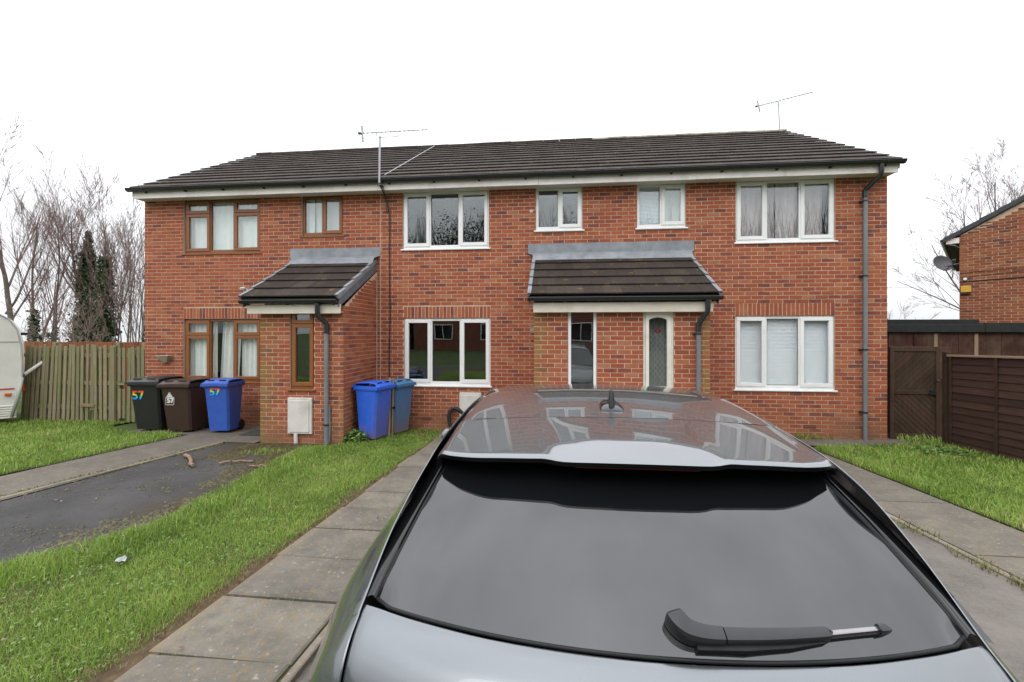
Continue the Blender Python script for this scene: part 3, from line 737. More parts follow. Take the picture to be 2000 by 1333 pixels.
    q = MB(); q.cbox(fx0, fx1, -PD-.125, -PD-.10, 2.295, 2.455, .004); q.build('fascia', M['fascia_porch'], p)
    q = MB(); q.box(fx0+.01, fx1-.01, -PD-.099, -PD+.0, 2.318, 2.33); q.build('soffit', M['soffit'], p)
    return p
pw = (-4.665,-4.215,.975,2.44)
porch('lean-to porch of the left house with brown window', -5.22, -3.68, [pw], -5.46, -3.67, 'left')
pr1 = (.175,.645,1.0,2.44); pr2 = (1.38,1.86,.96,2.44)
porch('wide shared lean-to porch of the middle and right houses', -.378, 2.415, [pr1, pr2], -.47, 2.52, 'right')
P1, P2 = porch_rects[0][0], porch_rects[1][0]
gutter(P1, -5.45, -3.70, -PD-.185, 2.52, .055, (-5.35,-4.62,-3.78))
gutter(P2, -.465, 2.53, -PD-.185, 2.53, .055, (-.36,.13,1.33,2.42))
downpipe(P1, [(-4.05,-PD-.185,2.47),(-4.05,-PD-.185,2.33),(-4.05,-PD-.17,2.26),(-3.955,-PD-.07,2.13)], -3.955, -PD-.06, .02, 2.12, (1.97,.38))
downpipe(P2, [(2.32,-PD-.185,2.48),(2.32,-PD-.185,2.35),(2.32,-PD-.17,2.29),(2.23,-PD-.08,2.13)], 2.22, -PD-.06, .02, 2.12, (1.95,.6))
# porch glazing
window('narrow brown porch window with a small top light', None, M['brown'], [(0,1,0,.80,'sash'),(0,1,.80,1,'sash')], .035, .03, 'glass', Y=-PD, rect=(-4.665,-4.215,.96,2.40), deep=False)
window('tall narrow plain white porch window', None, M['upvc'], [(0,1,0,1,'fixed')], .02, .02, 'glass', .05, -PD, rect=(.175,.645,.985,2.36), deep=False)
def leaded():
    x0, x1, z0, z1 = 1.38, 1.86, .96, 2.40; y = -PD+.012
    m_ = MB(); frame_bars(m_, x0+.003, x1-.003, z0, z1, y, y+.07, .032)
    w = m_.build('window', M['cream'], house); w['label'] = 'cream leaded porch light with arched top and red rose'
    ax0, ax1, az0 = x0+.092, x1-.105, 1.10; zs, zt = 2.175, 2.215
    # sash with arched opening
    s = MB(); X0, X1, Z0, Z1 = x0+.038, x1-.038, z0+.035, z1-.05; ya, yb = y-.015, y+.035
    arc = [(ax0+(ax1-ax0)*i/12, zs+(zt-zs)*math.sin(math.pi*i/12)**.8) for i in range(13)]
    for yy in (ya,):
        s.add([(X0,yy,Z0),(ax0,yy,Z0),(ax0,yy,Z1),(X0,yy,Z1)], [(0,1,2,3)]); s.add([(ax1,yy,Z0),(X1,yy,Z0),(X1,yy,Z1),(ax1,yy,Z1)], [(0,1,2,3)]); s.add([(ax0,yy,Z0),(ax1,yy,Z0),(ax1,yy,az0),(ax0,yy,az0)], [(0,1,2,3)])
        for (a, b), (c, d) in zip(arc, arc[1:]): s.add([(a,yy,b),(c,yy,d),(c,yy,Z1),(a,yy,Z1)], [(0,1,2,3)])
    for (a, b), (c, d) in zip([(ax0,az0)]+arc+[(ax1,az0)], arc+[(ax1,az0),(ax0,az0)]): s.add([(a,ya,b),(c,ya,d),(c,yb,d),(a,yb,b)], [(0,1,2,3)])
    for a, b in (((X0,Z0),(X1,Z0)),((X1,Z0),(X1,Z1)),((X1,Z1),(X0,Z1)),((X0,Z1),(X0,Z0))): s.add([(a[0],ya,a[1]),(b[0],ya,b[1]),(b[0],yb,b[1]),(a[0],yb,a[1])], [(0,1,2,3)])
    s.build('sash', M['cream'], w); pane(w, ax0-.01, ax1+.01, az0-.01, zt+.01, y+.02, M['glass'])
    l = MB(); cw, chh = (ax1-ax0)/2, .20; yl = y+.016
    def clip(p, q):
        res = []
        for i in range(25):
            f = i/24; a = (p[0]+(q[0]-p[0])*f, p[1]+(q[1]-p[1])*f)
            if ax0 <= a[0] <= ax1 and az0 <= a[1] <= 1.98: res.append(a)
        return res
    for k in range(-8, 12):
        for sg in (1,-1):
            p = (ax0, az0+k*chh*.5); q = (ax0+5*cw, az0+k*chh*.5+sg*5*chh*.5*1.0*2)
            r = [(p[0]+(q[0]-p[0])*i/60, p[1]+(q[1]-p[1])*i/60) for i in range(61)]
            r = [a for a in r if ax0 <= a[0] <= ax1 and az0 <= a[1] <= 1.97]
            if len(r) > 1: l.tube([(r[0][0],yl,r[0][1]),(r[-1][0],yl,r[-1][1])], .0028, 5)
    l.build('lead_came', M['lead'], w)
    f = MB(); c0 = ((ax0+ax1)/2, 2.0)
    for i in range(9):
        a = i*.698; rr = .028; cx, cz = c0[0]+rr*math.cos(a)*1.4, c0[1]+rr*math.sin(a)
        f.add([(cx+.018*math.cos(b*1.047), yl-.002-.001*i*.1, cz+.014*math.sin(b*1.047)) for b in range(6)], [(0,1,2,3,4,5)])
    for sx in (-1,1): f.add([(c0[0]+sx*.05,yl,c0[1]+.03),(c0[0]+sx*.10,yl,c0[1]+.055),(c0[0]+sx*.085,yl,c0[1]+.02)], [(0,1,2)])
    f.build('rose_glass', plain('red_stained_glass', (.12,.022,.026), .3, .2, 20), w)
    drape(w, 'net_curtain', x0+.03, x1-.03, z0+.05, z1, y+.16, plain('dim_voile', (.24,.25,.22), .9, .1, 6, .1), .01, .1); room(w, x0+.02, x1-.02, z0+.03, z1, y+.08, .35)
leaded()

# choose the 300 bricks that show largest as single parts
def screen_ok(p):
    x, y, z = pj(p)
    if not (0 < x < 2000 and 0 < y < 1333): return False
    if 880 < x < 1620 and y > 752+max(0, abs(x-1180)-150)*.22: return False
    if y > 735 and (245 < x < 470 or 695 < x < 800): return False
    return True
cands = []
for owner, lst in [(fw, front_rects)]+porch_rects:
    for r, W in lst:
        if .19 < r[1]-r[0] and r[3]-r[2] > .05:
            c = W @ Vector(((r[0]+r[1])/2, 0, (r[2]+r[3])/2)); side = abs(W[1][0]) > .5
            if screen_ok(c) and not side and not (owner is not fw and c.z > 2.30): cands.append((pj(c)[2], id(r)))
cands.sort(); chosen = {i for _, i in cands[:298]}
for owner, lst in [(fw, front_rects)]+porch_rects:
    st = MB(); inv = Matrix.Translation(-owner.location)
    for r, W in lst:
        if id(r) in chosen: place_brick(owner, inv @ W, r, BM)
        else: add_bricks(st, inv @ W, [r])
    tag(st.build('brickwork', M['brickwork'], owner), kind='stuff')

# ------------------------------------------------------------------ main roof, eaves
RP = math.atan2(7.30-4.985, 3.65+.30); yl, zl = -.30, 4.985
Lm = 3.95/math.cos(RP)
m_ = MB()
m_.add([(XL+.02,yl+.03,zl-.05),(XR-.02,yl+.03,zl-.05),(XR-.02,3.65,7.26),(XL+.02,3.65,7.26),(XR-.02,7.6,zl-.05),(XL+.02,7.6,zl-.05)], [(0,1,2,3),(3,2,4,5)])
roof = m_.build('roof', M['felt'], house)
tmats = tile_rows(XL-.02, XR+.03, yl, zl, RP, 13, Lm/13)
put_tiles(roof, tmats, 210, lambda Mx: pj(Mx @ Vector((.15,0,0)))[2])
back = MB(); back.add([(XL-.02,3.66,7.31),(XR+.03,3.66,7.31),(XR+.03,7.62,zl),(XL-.02,7.62,zl)], [(0,1,2,3)]); back.build('back_slope', M['tiling'], roof)
x = XL-.02; i = 0
while x < XR:
    w = min(.45, XR+.03-x); m_ = MB(); zc = 7.30; pr = [(3.65+.13*math.cos(a), zc-.02+.085*math.sin(a)) for a in [math.pi*k/8 for k in range(9)]]
    m_.prism(pr, x+.004, x+w-.004, 'x'); o = m_.build('ridge_tile', M['ridge'] if x > 0.6 else M['tiling'], roof, smooth=True, auto=40); o.location.z = random.uniform(-.006,.006); x += .45
# undercloak at the right and left verge
for vx, s_ in ((XL-.02,1),(XR+.03,-1)):
    m_ = MB(); m_.add([(vx+s_*.01,yl+.03,zl-.04),(vx+s_*.01,3.65,7.27),(vx+s_*.01,3.65,7.18),(vx+s_*.01,yl+.03,zl-.13),(vx+s_*.03,yl+.03,zl-.04),(vx+s_*.03,3.65,7.27),(vx+s_*.03,3.65,7.18),(vx+s_*.03,yl+.03,zl-.13)],
        [(0,1,2,3),(4,5,6,7),(0,1,5,4),(2,3,7,6),(0,3,7,4)]); m_.build('verge_board', M['fascia'], roof)
xs = [XL, -6.1, -3.55, -.35, 2.55, 4.1, XR]
for a, b in zip(xs, xs[1:]):
    m_ = MB(); m_.cbox(a+.002, b-.002, -.262, -.24, 4.795+random.uniform(-.003,.003), 4.955, .003); m_.build('fascia', M['fascia'], house)
m_ = MB(); m_.box(XL, XR, -.239, .0, 4.812, 4.822); m_.box(XL, XL+.012, -.239, .02, 4.822, 4.93); m_.box(XR-.012, XR, -.239, .02, 4.822, 4.93); m_.build('soffit', M['soffit'], house)
gutter(house, XL-.06, XR+.05, -.325, 4.985, .062, [-8.6,-7.7,-6.85,-5.95,-5.1,-4.2,-3.3,-2.4,-1.5,-.6,.3,1.2,2.1,3.0,3.95,4.85,5.75])
downpipe(house, [(5.665,-.325,4.93),(5.665,-.325,4.80),(5.665,-.31,4.74),(5.565,-.09,4.56)], 5.565, -.075, .0, 4.56, (4.36,3.0,1.66,.52))
m_ = MB(); m_.box(-3.606,-3.592,-.004,.004,-.1,4.81); m_.build('movement_joint', M['sealant'], house)
m_ = MB(); m_.box(-3.685,-3.668,-.008,.004,-.1,3.2); m_.build('corner_joint', M['sealant'], house)
# meter boxes, pipes, air bricks
def meter(parent_label, x0, x1, z0, z1, y):
    m_ = MB(); m_.cbox(x0, x1, y-.045, y, z0, z1, .008); b = m_.build('meter_box', M['meter'], house); b['label'] = parent_label
    q = MB(); q.cbox(x0+.03, x1-.045, y-.058, y-.046, z0+.03, z1-.045, .006); q.tube([(x0+.05,y-.06,(z0+z1)/2),(x0+.05,y-.056,(z0+z1)/2)], .01, 8); q.build('door', M['meter'], b)
    return b
mb1 = meter('grimy white meter box under the brown porch window', -4.68, -4.235, .205, .835, -PD)
m_ = MB(); m_.tube([(-4.53,-PD-.03,.21),(-4.53,-PD-.03,.03)], .035, 12); m_.build('pipe', M['meter'], mb1, smooth=True, auto=40)
mb2 = meter('white meter box under the dark window', -1.945, -1.50, .02, .77, 0)
m_ = MB(); m_.tube([at(640,868,-PD-.05)+Vector((-.02,0,0)), at(643,862,-PD-.03), at(643.5,842,-PD-.03), at(643,792,-PD-.03)], .022, 10); m_.tube([at(643,801,-PD-.03), at(643,798,-PD-.03)], .027, 10); m_.build('waste_pipe', M['downpipe'], P1, smooth=True, auto=40)
m_ = MB(); m_.tube([(-2.0,-.05,.62-.0),(-1.93,-.05,.66)], .02, 8)
hp = [at(908,812,-.05), at(897,801,-.06), at(886,797,-.07), at(879,803,-.08), at(876.5,815,-.09), at(879,830,-.10), at(882,845,-.12)]
m_ = MB(); m_.tube(hp, .034, 12)
for i in range(40):
    f = i/40*(len(hp)-1); k = int(f); p = hp[k].lerp(hp[min(k+1, len(hp)-1)], f-k); d = (hp[min(k+1, len(hp)-1)]-hp[k]).normalized()*.004
    m_.tube([p-d, p+d], .038, 10)
tag(m_.build('corrugated_hose', M['cable'], smooth=True, auto=35), 'black corrugated hose bent against the wall beside the car roof', 'hose')
for ax in (-2.74, 4.55, -6.0):
    m_ = MB(); z0 = .035+.075*2+.01; m_.box(ax, ax+.215, -.004, .03, z0, z0+.065)
    for k in range(6): m_.box(ax+.012+k*.034, ax+.03+k*.034, -.007, .0, z0+.012, z0+.053)
    m_.build('air_brick', plain('terracotta', (.16,.05,.03), .8, .2, 20), house)
m_ = MB(); m_.cbox(-5.93,-5.30,-1.0,-.55,gz(-.8)+.006,gz(-.8)+.03,.006); tag(m_.build('doormat', plain('green_black_mat', (.035,.04,.032), 1, .2, 40)), 'dark doormat on the path beside the left porch', 'doormat')

# ------------------------------------------------------------------ fittings on the wall
sl = thing('security_light', 'small security light on the wall above the left porch gutter', 'light', at(480,567,0))
m_ = MB(); m_.cbox(-.05,.05,-.02,.0,-.05,.03,.005); m_.build('back_plate', M['meter'], sl)
m_ = MB(); mm = Matrix.Translation((-.02,-.06,.03)) @ Matrix.Rotation(R(25),4,'X') @ Matrix.Rotation(R(20),4,'Z'); m_.cbox(-.05,.045,-.04,.03,-.022,.022,.005,M=mm); m_.build('lamp_head', M['meter'], sl)
m_ = MB(); m_.tube([(.02,-.03,-.02),(.025,-.05,-.075)], .024, 10); m_.build('sensor', plain('smoky_lens', (.10,.10,.07), .2, .2, 20), sl)
pl = thing('wall_planter', 'pale stone half-basket planter on the wall left of the brown window', 'planter', at(326,701,0))
m_ = MB(); prs = [(-.15,.065),(.15,.065),(.15,.04),(.07,-.075),(-.07,-.075),(-.15,.04)]
vs = [(x,-.0,z) for x, z in prs]+[(x*.85,-.13 if z > 0 else -.06,z) for x, z in prs]
m_.add(vs, [(0,1,2,3,4,5),(6,7,8,9,10,11)]+[(i,(i+1)%6,6+(i+1)%6,6+i) for i in range(6)]); m_.build('basket', M['stone'], pl)
m_ = MB(); m_.cbox(-.155,.155,-.14,.0,.06,.075,.004); m_.build('rim', M['stone'], pl)
vt = at(1041,645,0)
m_ = MB(); m_.tube([vt+Vector((0,.01,0)), vt+Vector((0,-.03,0))], .06, 16); m_.tube([vt+Vector((0,-.03,0)), vt+Vector((0,-.034,0))], .04, 12)
tag(m_.build('wall_vent', M['stone']), 'small round grey vent cap on the wall left of the shared porch', 'vent')
br = at(1038,413,0)
m_ = MB(); m_.cbox(br.x-.03,br.x+.03,-.012,0,br.z-.03,br.z+.03,.004); m_.tube([br+Vector((.02,-.01,.02)), br+Vector((.05,-.05,.01)), br+Vector((.03,-.06,-.02))], .006, 6)
tag(m_.build('wall_hook', M['meter']), 'small pale wall hook left of the small dark upper window', 'hook')

# aerials
def aerial_head(root, c, d, L, n, elem, reflector=True, cradle=True, thick=.008):
    d = d.normalized(); side = Vector((0,0,1)); side = (side-d*side.dot(d)).normalized()
    m_ = MB(); m_.tube([c-d*L*.42, c+d*L*.58], thick, 6); m_.build('boom', M['darkmetal'], root)
    for i in range(n):
        f = -.36+.94*i/(n-1); p = c+d*L*f; e = elem*(1-.25*i/n)
        q = MB(); q.tube([p-side*e, p+side*e], .0035, 4); q.tube([p-side*.012, p+side*.012], .012, 6); q.build('element', M['metal'], root)
    if reflector:
        q = MB(); p = c-d*L*.37; q.tube([p-side*.17, p+side*.14], .018, 6)
        hh = d.cross(side)
        for k in (-.12,-.06,.06,.12): q.tube([p+side*k-hh*.12, p+side*k+hh*.12], .004, 4)
        q.build('reflector', M['metal'], root); q = MB(); p2 = c-d*L*.41; q.cbox(p2.x-.03,p2.x+.03,p2.y-.02,p2.y+.02,p2.z-.02,p2.z+.02,.005); q.build('dipole_box', M['cable'], root)
    if cradle:
        q = MB(); q.tube([c-d*.22+side*-.0, c-d*.215-side*.075, c-d*.18-side*.10, c+d*.18-side*.10, c+d*.24-side*.07, c+d*.245], .008, 6); q.build('cradle', M['metal'], root)
my = -.40
mt, mbm = at(742,266,my), at(741,358,my)
ae = thing('tv_aerial', 'long television aerial on a tall mast clipped to the eaves above the cable', 'aerial', mbm)
inv = lambda v: v-mbm
m_ = MB(); m_.tube([inv(mbm), inv(mt)], .020, 10); m_.build('mast', M['metal'], ae, smooth=True, auto=40)
st = at(849,285,3.2)
m_ = MB(); m_.tube([inv(at(751,342,my)), inv(st)], .008, 6); m_.build('stay', M['metal'], ae)
aerial_head(ae, inv(at(757,258,my)), Vector((1,.10,.055)), 1.33, 15, .065)
cab = [at(742,340,my+.03), at(741,362,my+.05), at(747,372,-.27), at(752,384,-.03), at(754,396,-.02), at(757,404,-.02), at(761,418,-.02), at(760.5,500,-.02), at(762,620,-.02), at(760,700,-.02), at(761,765,-.02)]
m_ = MB(); m_.tube([inv(p) for p in cab], .011, 8)
m_.tube([inv(p) for p in (at(744,360,my+.05), at(750,372,-.27), at(753,388,-.03), at(758,398,-.04), at(759,412,-.04), at(755,415,-.03), at(754,402,-.03))], .007, 6); m_.build('cable', M['cable'], ae)
m_ = MB(); b0 = inv(at(741,352,my)); m_.cbox(b0.x-.03,b0.x+.03,b0.y,b0.y+.15,b0.z-.03,b0.z+.0,.004); m_.cbox(b0.x-.03,b0.x+.03,b0.y,b0.y+.15,b0.z-.10,b0.z-.07,.004); m_.build('bracket', M['darkmetal'], ae)
rb = at(1523,254,3.65); rt = at(1520,197,3.65)
a2 = thing('tv_aerial', 'thin tilted television aerial on a short mast on the right end of the ridge', 'aerial', rb)
m_ = MB(); m_.tube([(0,0,-.05), rt-rb], .019, 8); m_.build('mast', M['metal'], a2)
aerial_head(a2, rt-rb+Vector((.03,0,0)), Vector((1,.05,.235)), 1.5, 16, .06, True, True, .011)

# ------------------------------------------------------------------ bins
def text_mesh(s, size, mat, name, parent, M_):
    cu = bpy.data.curves.new(name, 'FONT'); cu.body = s; cu.size = size; cu.align_x = 'CENTER'; cu.align_y = 'CENTER'; cu.extrude = .001; cu.offset = .006
    o = bpy.data.objects.new(name, cu); COL.objects.link(o); bpy.context.view_layer.update()
    me = bpy.data.meshes.new_from_object(o.evaluated_get(bpy.context.evaluated_depsgraph_get())); bpy.data.objects.remove(o); bpy.data.curves.remove(cu)
    me.name = name; me.materials.clear(); me.materials.append(mat); ob = link(name, me, parent); ob.matrix_basis = M_; return ob
def wheelie(label, loc, rz, w, d, h, mat, sticker=None):
    """front faces local -y, handle and wheels at +y"""
    b = thing('wheelie_bin', label, 'bin', loc, rz, 'wheelie bins by the house wall')
    zb, zt = .05, h-.115; w0, d0 = w*.80, d*.70
    def ring(z, f):
        ww = w0+(w*.95-w0)*f; yb = d/2-.06-(1-f)*.05; yf = -d0/2+.02-(d/2-d0/2-.0)*f*1.0; c = .035
        return [(-ww/2+c,yf,z),(ww/2-c,yf,z),(ww/2,yf+c,z),(ww/2,yb-c,z),(ww/2-c,yb,z),(-ww/2+c,yb,z),(-ww/2,yb-c,z),(-ww/2,yf+c,z)]
    rs = [ring(zb,0), ring(zb+.3*(zt-zb),.3), ring(zb+.7*(zt-zb),.72), ring(zt-.05,.97)]
    m_ = MB(); vs = [p for r in rs for p in r]
    fs = [(k*8+i,k*8+(i+1)%8,(k+1)*8+(i+1)%8,(k+1)*8+i) for k in range(3) for i in range(8)]+[tuple(range(7,-1,-1))]
    m_.add(vs, fs); m_.build('body', mat, b, smooth=True, auto=40)
    m_ = MB(); m_.cbox(-w/2,w/2,-d/2-.0,d/2-.03,zt-.05,zt+.0,.012); m_.build('rim', mat, b)
    # lid: sloping, front lip, raised centre, pull slots
    l = MB(); y0, y1 = -d/2-.03, d/2-.02; zl0, zl1 = zt+.012, zt+.012
    vs = []
    prof = [(y0,zl0-.03,1.04),(y0,zl0+.022,1.03),(y0+.06,zl0+.048,.98),(y0+.09,zl0+.075,.90),(y0+d*.4,zl0+.092,.88),(y1-.08,zl0+.078,.88),(y1,zl0+.03,.95),(y1,zl0-.02,.96)]
    for y, z, f in prof:
        vs += [(-w/2*f,y,z-.012),(-w/2*f*.93,y,z),(0,y,z+.008),(w/2*f*.93,y,z),(w/2*f,y,z-.012)]
    l.add(vs, [(5*i+j,5*i+j+1,5*i+j+6,5*i+j+5) for i in range(len(prof)-1) for j in range(4)]); 
    for sx in (-1,1): l.box(sx*w*.52-.0-(.02 if sx > 0 else 0), sx*w*.52+(.02 if sx < 0 else 0), y0+.02, y1-.04, zl0-.03, zl0+.03)
    l.build('lid', mat, b, smooth=True, auto=30)
    g_ = MB()
    for sx in (-1,1): g_.cbox(sx*w*.22-w*.13, sx*w*.22+w*.13, y0+.075, y0+.095, zl0+.062, zl0+.088, .003)
    g_.build('lid_grip', M['black'], b)
    hd = MB(); hd.tube([(-w*.38,d/2-.05,zt-.02),(-w*.38,d/2+.03,zt+.005),(w*.38,d/2+.03,zt+.005),(w*.38,d/2-.05,zt-.02)], .014, 8); hd.build('handle', mat, b, smooth=True)
    for sx in (-1,1):
        k = MB(); k.tube([(sx*w*.30,d/2-.08,.10),(sx*w*.42,d/2-.08,.10)], .10, 18); k.tube([(sx*w*.425,d/2-.08,.10),(sx*w*.43,d/2-.08,.10)], .05, 12); k.build('wheel', M['rubber'], b, smooth=True, auto=40)
    fy = -d/2+.02
    if sticker:
        sx, sz, size, mt = sticker[:4]
        # front face slopes a little: place on it
        f = (sz-zb)/(zt-zb); yf = -d0/2+.02-(d/2-d0/2)*f-.006
        tilt = math.atan2((d/2-d0/2), zt-zb)
        text_mesh('57', size, mt, 'number_sticker', b, Matrix.Translation((sx,yf,sz)) @ Matrix.Rotation(R(90)+tilt,4,'X'))
        if len(sticker) > 4:
            q = MB(); s2 = size*.62
            for a in (((-s2,s2),(-s2,-s2+.01)),): pass
            for (xa,xb,za,zb_) in ((-s2,s2,-s2,-s2+.006),(-s2,s2,s2*.75,s2*.75+.006),(-s2,-s2+.006,-s2,s2*.75),(s2-.006,s2,-s2,s2*.75)): q.box(sx+xa,sx+xb,yf-.012,yf-.009,sz+za,sz+zb_)
            for r_ in range(4): q.box(sx-s2*.7+r_*.012,sx+s2*.7-r_*.014,yf-.020,yf-.017,sz+s2*.92+r_*.022,sz+s2*.92+.014+r_*.022)
            q.build('sticker_outline', M['sticker'], b)
    return b
wheelie('black wheelie bin with rainbow 57 on its front', (-8.00,-.60,gz(-.6)+.004), R(5), .62, .74, 1.07, M['bin_black'], (-.12,.72,.24,M['rainbow']))
wheelie('dark brown wheelie bin with white sticker between the black and blue bins', (-7.30,-.66,gz(-.6)+.004), R(5), .60, .70, 1.04, M['bin_brown'], (-.10,.64,.13,M['sticker'],1))
wheelie('blue wheelie bin with rainbow 57 under the brown window', (-6.50,-.66,gz(-.6)+.008), R(5), .50, .56, 1.05, M['bin_blue'], (-.02,.80,.21,M['rainbow']))
wheelie('bright blue wheelie bin turned sideways, beside the left porch wall', (-3.33,-.98,gz(-1.0)+.004), R(76), .49, .56, 1.06, M['bin_blue2'])
wheelie('faded dull blue wheelie bin half hidden behind the brown board', (-3.10,-.42,gz(-.4)+.004), R(66), .49, .50, 1.06, M['bin_blue3'])
bp = at(764,862,-.80)
bd = thing('leaning_board', 'two narrow brown boards standing upright between the two right-hand blue bins', 'board', (bp.x, -.80, gz(-.8)))
for dx, w in ((-.045,.05),(.022,.03)):
    m_ = MB(); m_.cbox(dx-w/2,dx+w/2,-.011,.011,0,1.10,.003,M=Matrix.Rotation(R(1.2),4,'Y')); m_.build('board', M['palewood'], bd)
m_ = MB(); m_.box(-.09,-.03,-.02,.02,.53,.57); m_.box(.03,.07,-.02,.02,.53,.57); m_.build('strap', M['black'], bd)
m_ = MB(); m_.tube([at(766,849,-.55), at(788,861,-.85)], .010, 8); tag(m_.build('plastic_rod', M['mint']), 'pale green rod lying on the grass beside the faded blue bin', 'rod')

# ------------------------------------------------------------------ left fence and caravan
fe = thing('picket_fence', 'tall weathered green-brown paling fence left of the brick house', 'fence', (-10.2,.06,-.03))
n = 26; xa, xb = -11.95, -8.97
for i in range(n+1):
    x = xa+(xb-xa)*i/n+random.uniform(-.012,.012); hh = 1.72+random.uniform(-.03,.03)-.05*(i > 20); ln = (.085*max(0, 1-i/17))+random.uniform(-.012,.012); w = random.uniform(.070,.084)
    if i in (21, 22):
        for z0, z1 in ((.12,.76),(.92,1.66)):
            m_ = MB(); m_.cbox(-w/2,w/2,-.009,.009,z0,z1,.003); o = m_.build('pale', M['pale'], fe); o.location = (x+10.2,-.045,0)
        continue
    z0 = random.uniform(-.01,.05) if i != 15 else .28
    m_ = MB(); m_.cbox(-w/2,w/2,-.009,.009,z0,hh,.003); o = m_.build('pale', M['pale'], fe); o.location = (x+10.2-ln*.4,-.045+random.uniform(-.006,.006),0); o.rotation_euler = (random.uniform(-.008,.008), ln, 0)
for i in range(n):
    x = xa+(xb-xa)*(i+.5)/n+random.uniform(-.012,.012)
    if i in (20, 21, 22) : continue
    m_ = MB(); m_.cbox(-.038,.038,-.009,.009,random.uniform(.0,.06),1.66+random.uniform(-.03,.03),.003); o = m_.build('pale', M['pale'], fe); o.location = (x+10.2-.03*max(0,1-i/17),.022,0); o.rotation_euler = (0, .085*max(0, 1-i/17)+random.uniform(-.012,.012), 0)
for z in (.30,.84,1.45):
    m_ = MB(); m_.cbox(xa+10.2,xb+10.2,-.03,.01,z,z+.085,.004); m_.build('rail', M['pale'], fe)
for px_ in (-11.2,-9.62,-9.0):
    m_ = MB(); m_.cbox(px_+10.2-.045,px_+10.2+.045,-.02,.07,-.1,1.78,.006); m_.build('post', M['pale'], fe)
m_ = MB(); m_.cbox(-.42,-.06,-.075,-.056,.36,.43,.003); o = m_.build('repair_board', M['palewood'], fe); o.location = (.13,0,0)
m_ = MB(); m_.cbox(.47,.56,-.075,-.055,-.02,1.7,.004); m_.build('pale', M['pale'], fe)
rf = thing('back_fence', 'red-brown boarded fence showing just above the weathered paling fence', 'fence', (-11.5,2.6,0))
for i in range(40):
    m_ = MB(); m_.cbox(-.07,.065,-.01,.01,0,1.70,.003); o = m_.build('board', M['redfence'], rf); o.location = (-4+i*.14, random.uniform(-.004,.004), random.uniform(-.006,.006))
m_ = MB(); m_.cbox(-4,1.6,.0,.04,1.5,1.58,.004); m_.build('rail', M['redfence'], rf)
# caravan: side profile in x,z, extruded in y
cv = thing('caravan', 'white touring caravan with a rounded end and red stripe at the far left', 'caravan', (-11.62,-.30,gz(-.3)), R(53))
xe = 0.0
prof = [(-4.0,.30),(xe-.10,.30),(xe+.0,.55),(xe+.045,.9),(xe+.05,1.3),(xe+.035,1.7),(xe-.02,2.02),(xe-.13,2.24),(xe-.30,2.37),(xe-.5,2.43),(xe-.8,2.45),(-4.0,2.45)]
m_ = MB(); m_.prism(prof, 0, 2.0, 'y'); m_.build('body', M['caravan'], cv, smooth=True, auto=25)
m_ = MB(); ed = prof[1:-1]; m_.tube([(a,-.004,b) for a, b in ed], .018, 6); m_.build('edge_trim', M['caravan_trim'], cv, smooth=True)
m_ = MB(); m_.box(-4.0,xe+.01,-.010,-.001,1.755,1.775); m_.build('panel_seam', M['caravan_trim'], cv)
m_ = MB(); m_.box(-4.0,xe-.06,-.008,-.001,.735,.765); m_.build('stripe', M['redstripe'], cv)
m_ = MB(); m_.cbox(xe-.20,xe-.10,-.03,-.001,.60,.66,.006); m_.build('side_light', M['orange'], cv)
m_ = MB()
for k in range(6): m_.cbox(-4.0,xe-.03,-.022,.0,.12+k*.048,.12+k*.048+.04,.008)
m_.build('skirt', M['caravan'], cv)
m_ = MB(); m_.tube([(xe-.10,-.02,.15),(xe+.0,-.02,.62),(xe+.05,-.02,.98)], .03, 8); m_.build('corner_moulding', M['caravan_trim'], cv, smooth=True)
m_ = MB(); a_, b_ = Vector((xe+.06,.10,1.02)), Vector((xe+.36,.10,1.30)); m_.tube([a_, b_], .035, 8); m_.build('stay_bar', M['caravan'], cv)
m_ = MB(); m_.cbox(xe+.02,xe+.09,.06,.14,.86,1.06,.01); m_.build('bracket', M['darkmetal'], cv)
m_ = MB(); m_.cbox(xe+.04,xe+.08,.2,.34,.66,.86,.01); m_.build('tail_light', M['orange'], cv)
m_ = MB(); m_.cbox(xe+.02,xe+.12,.3,.42,1.90,1.96,.008); m_.build('window_catch', M['black'], cv)
for sx in (-1.0,):
    m_ = MB(); m_.tube([(sx,.2,.30),(sx,.4,.30)], .30, 20); m_.build('wheel', M['rubber'], cv)

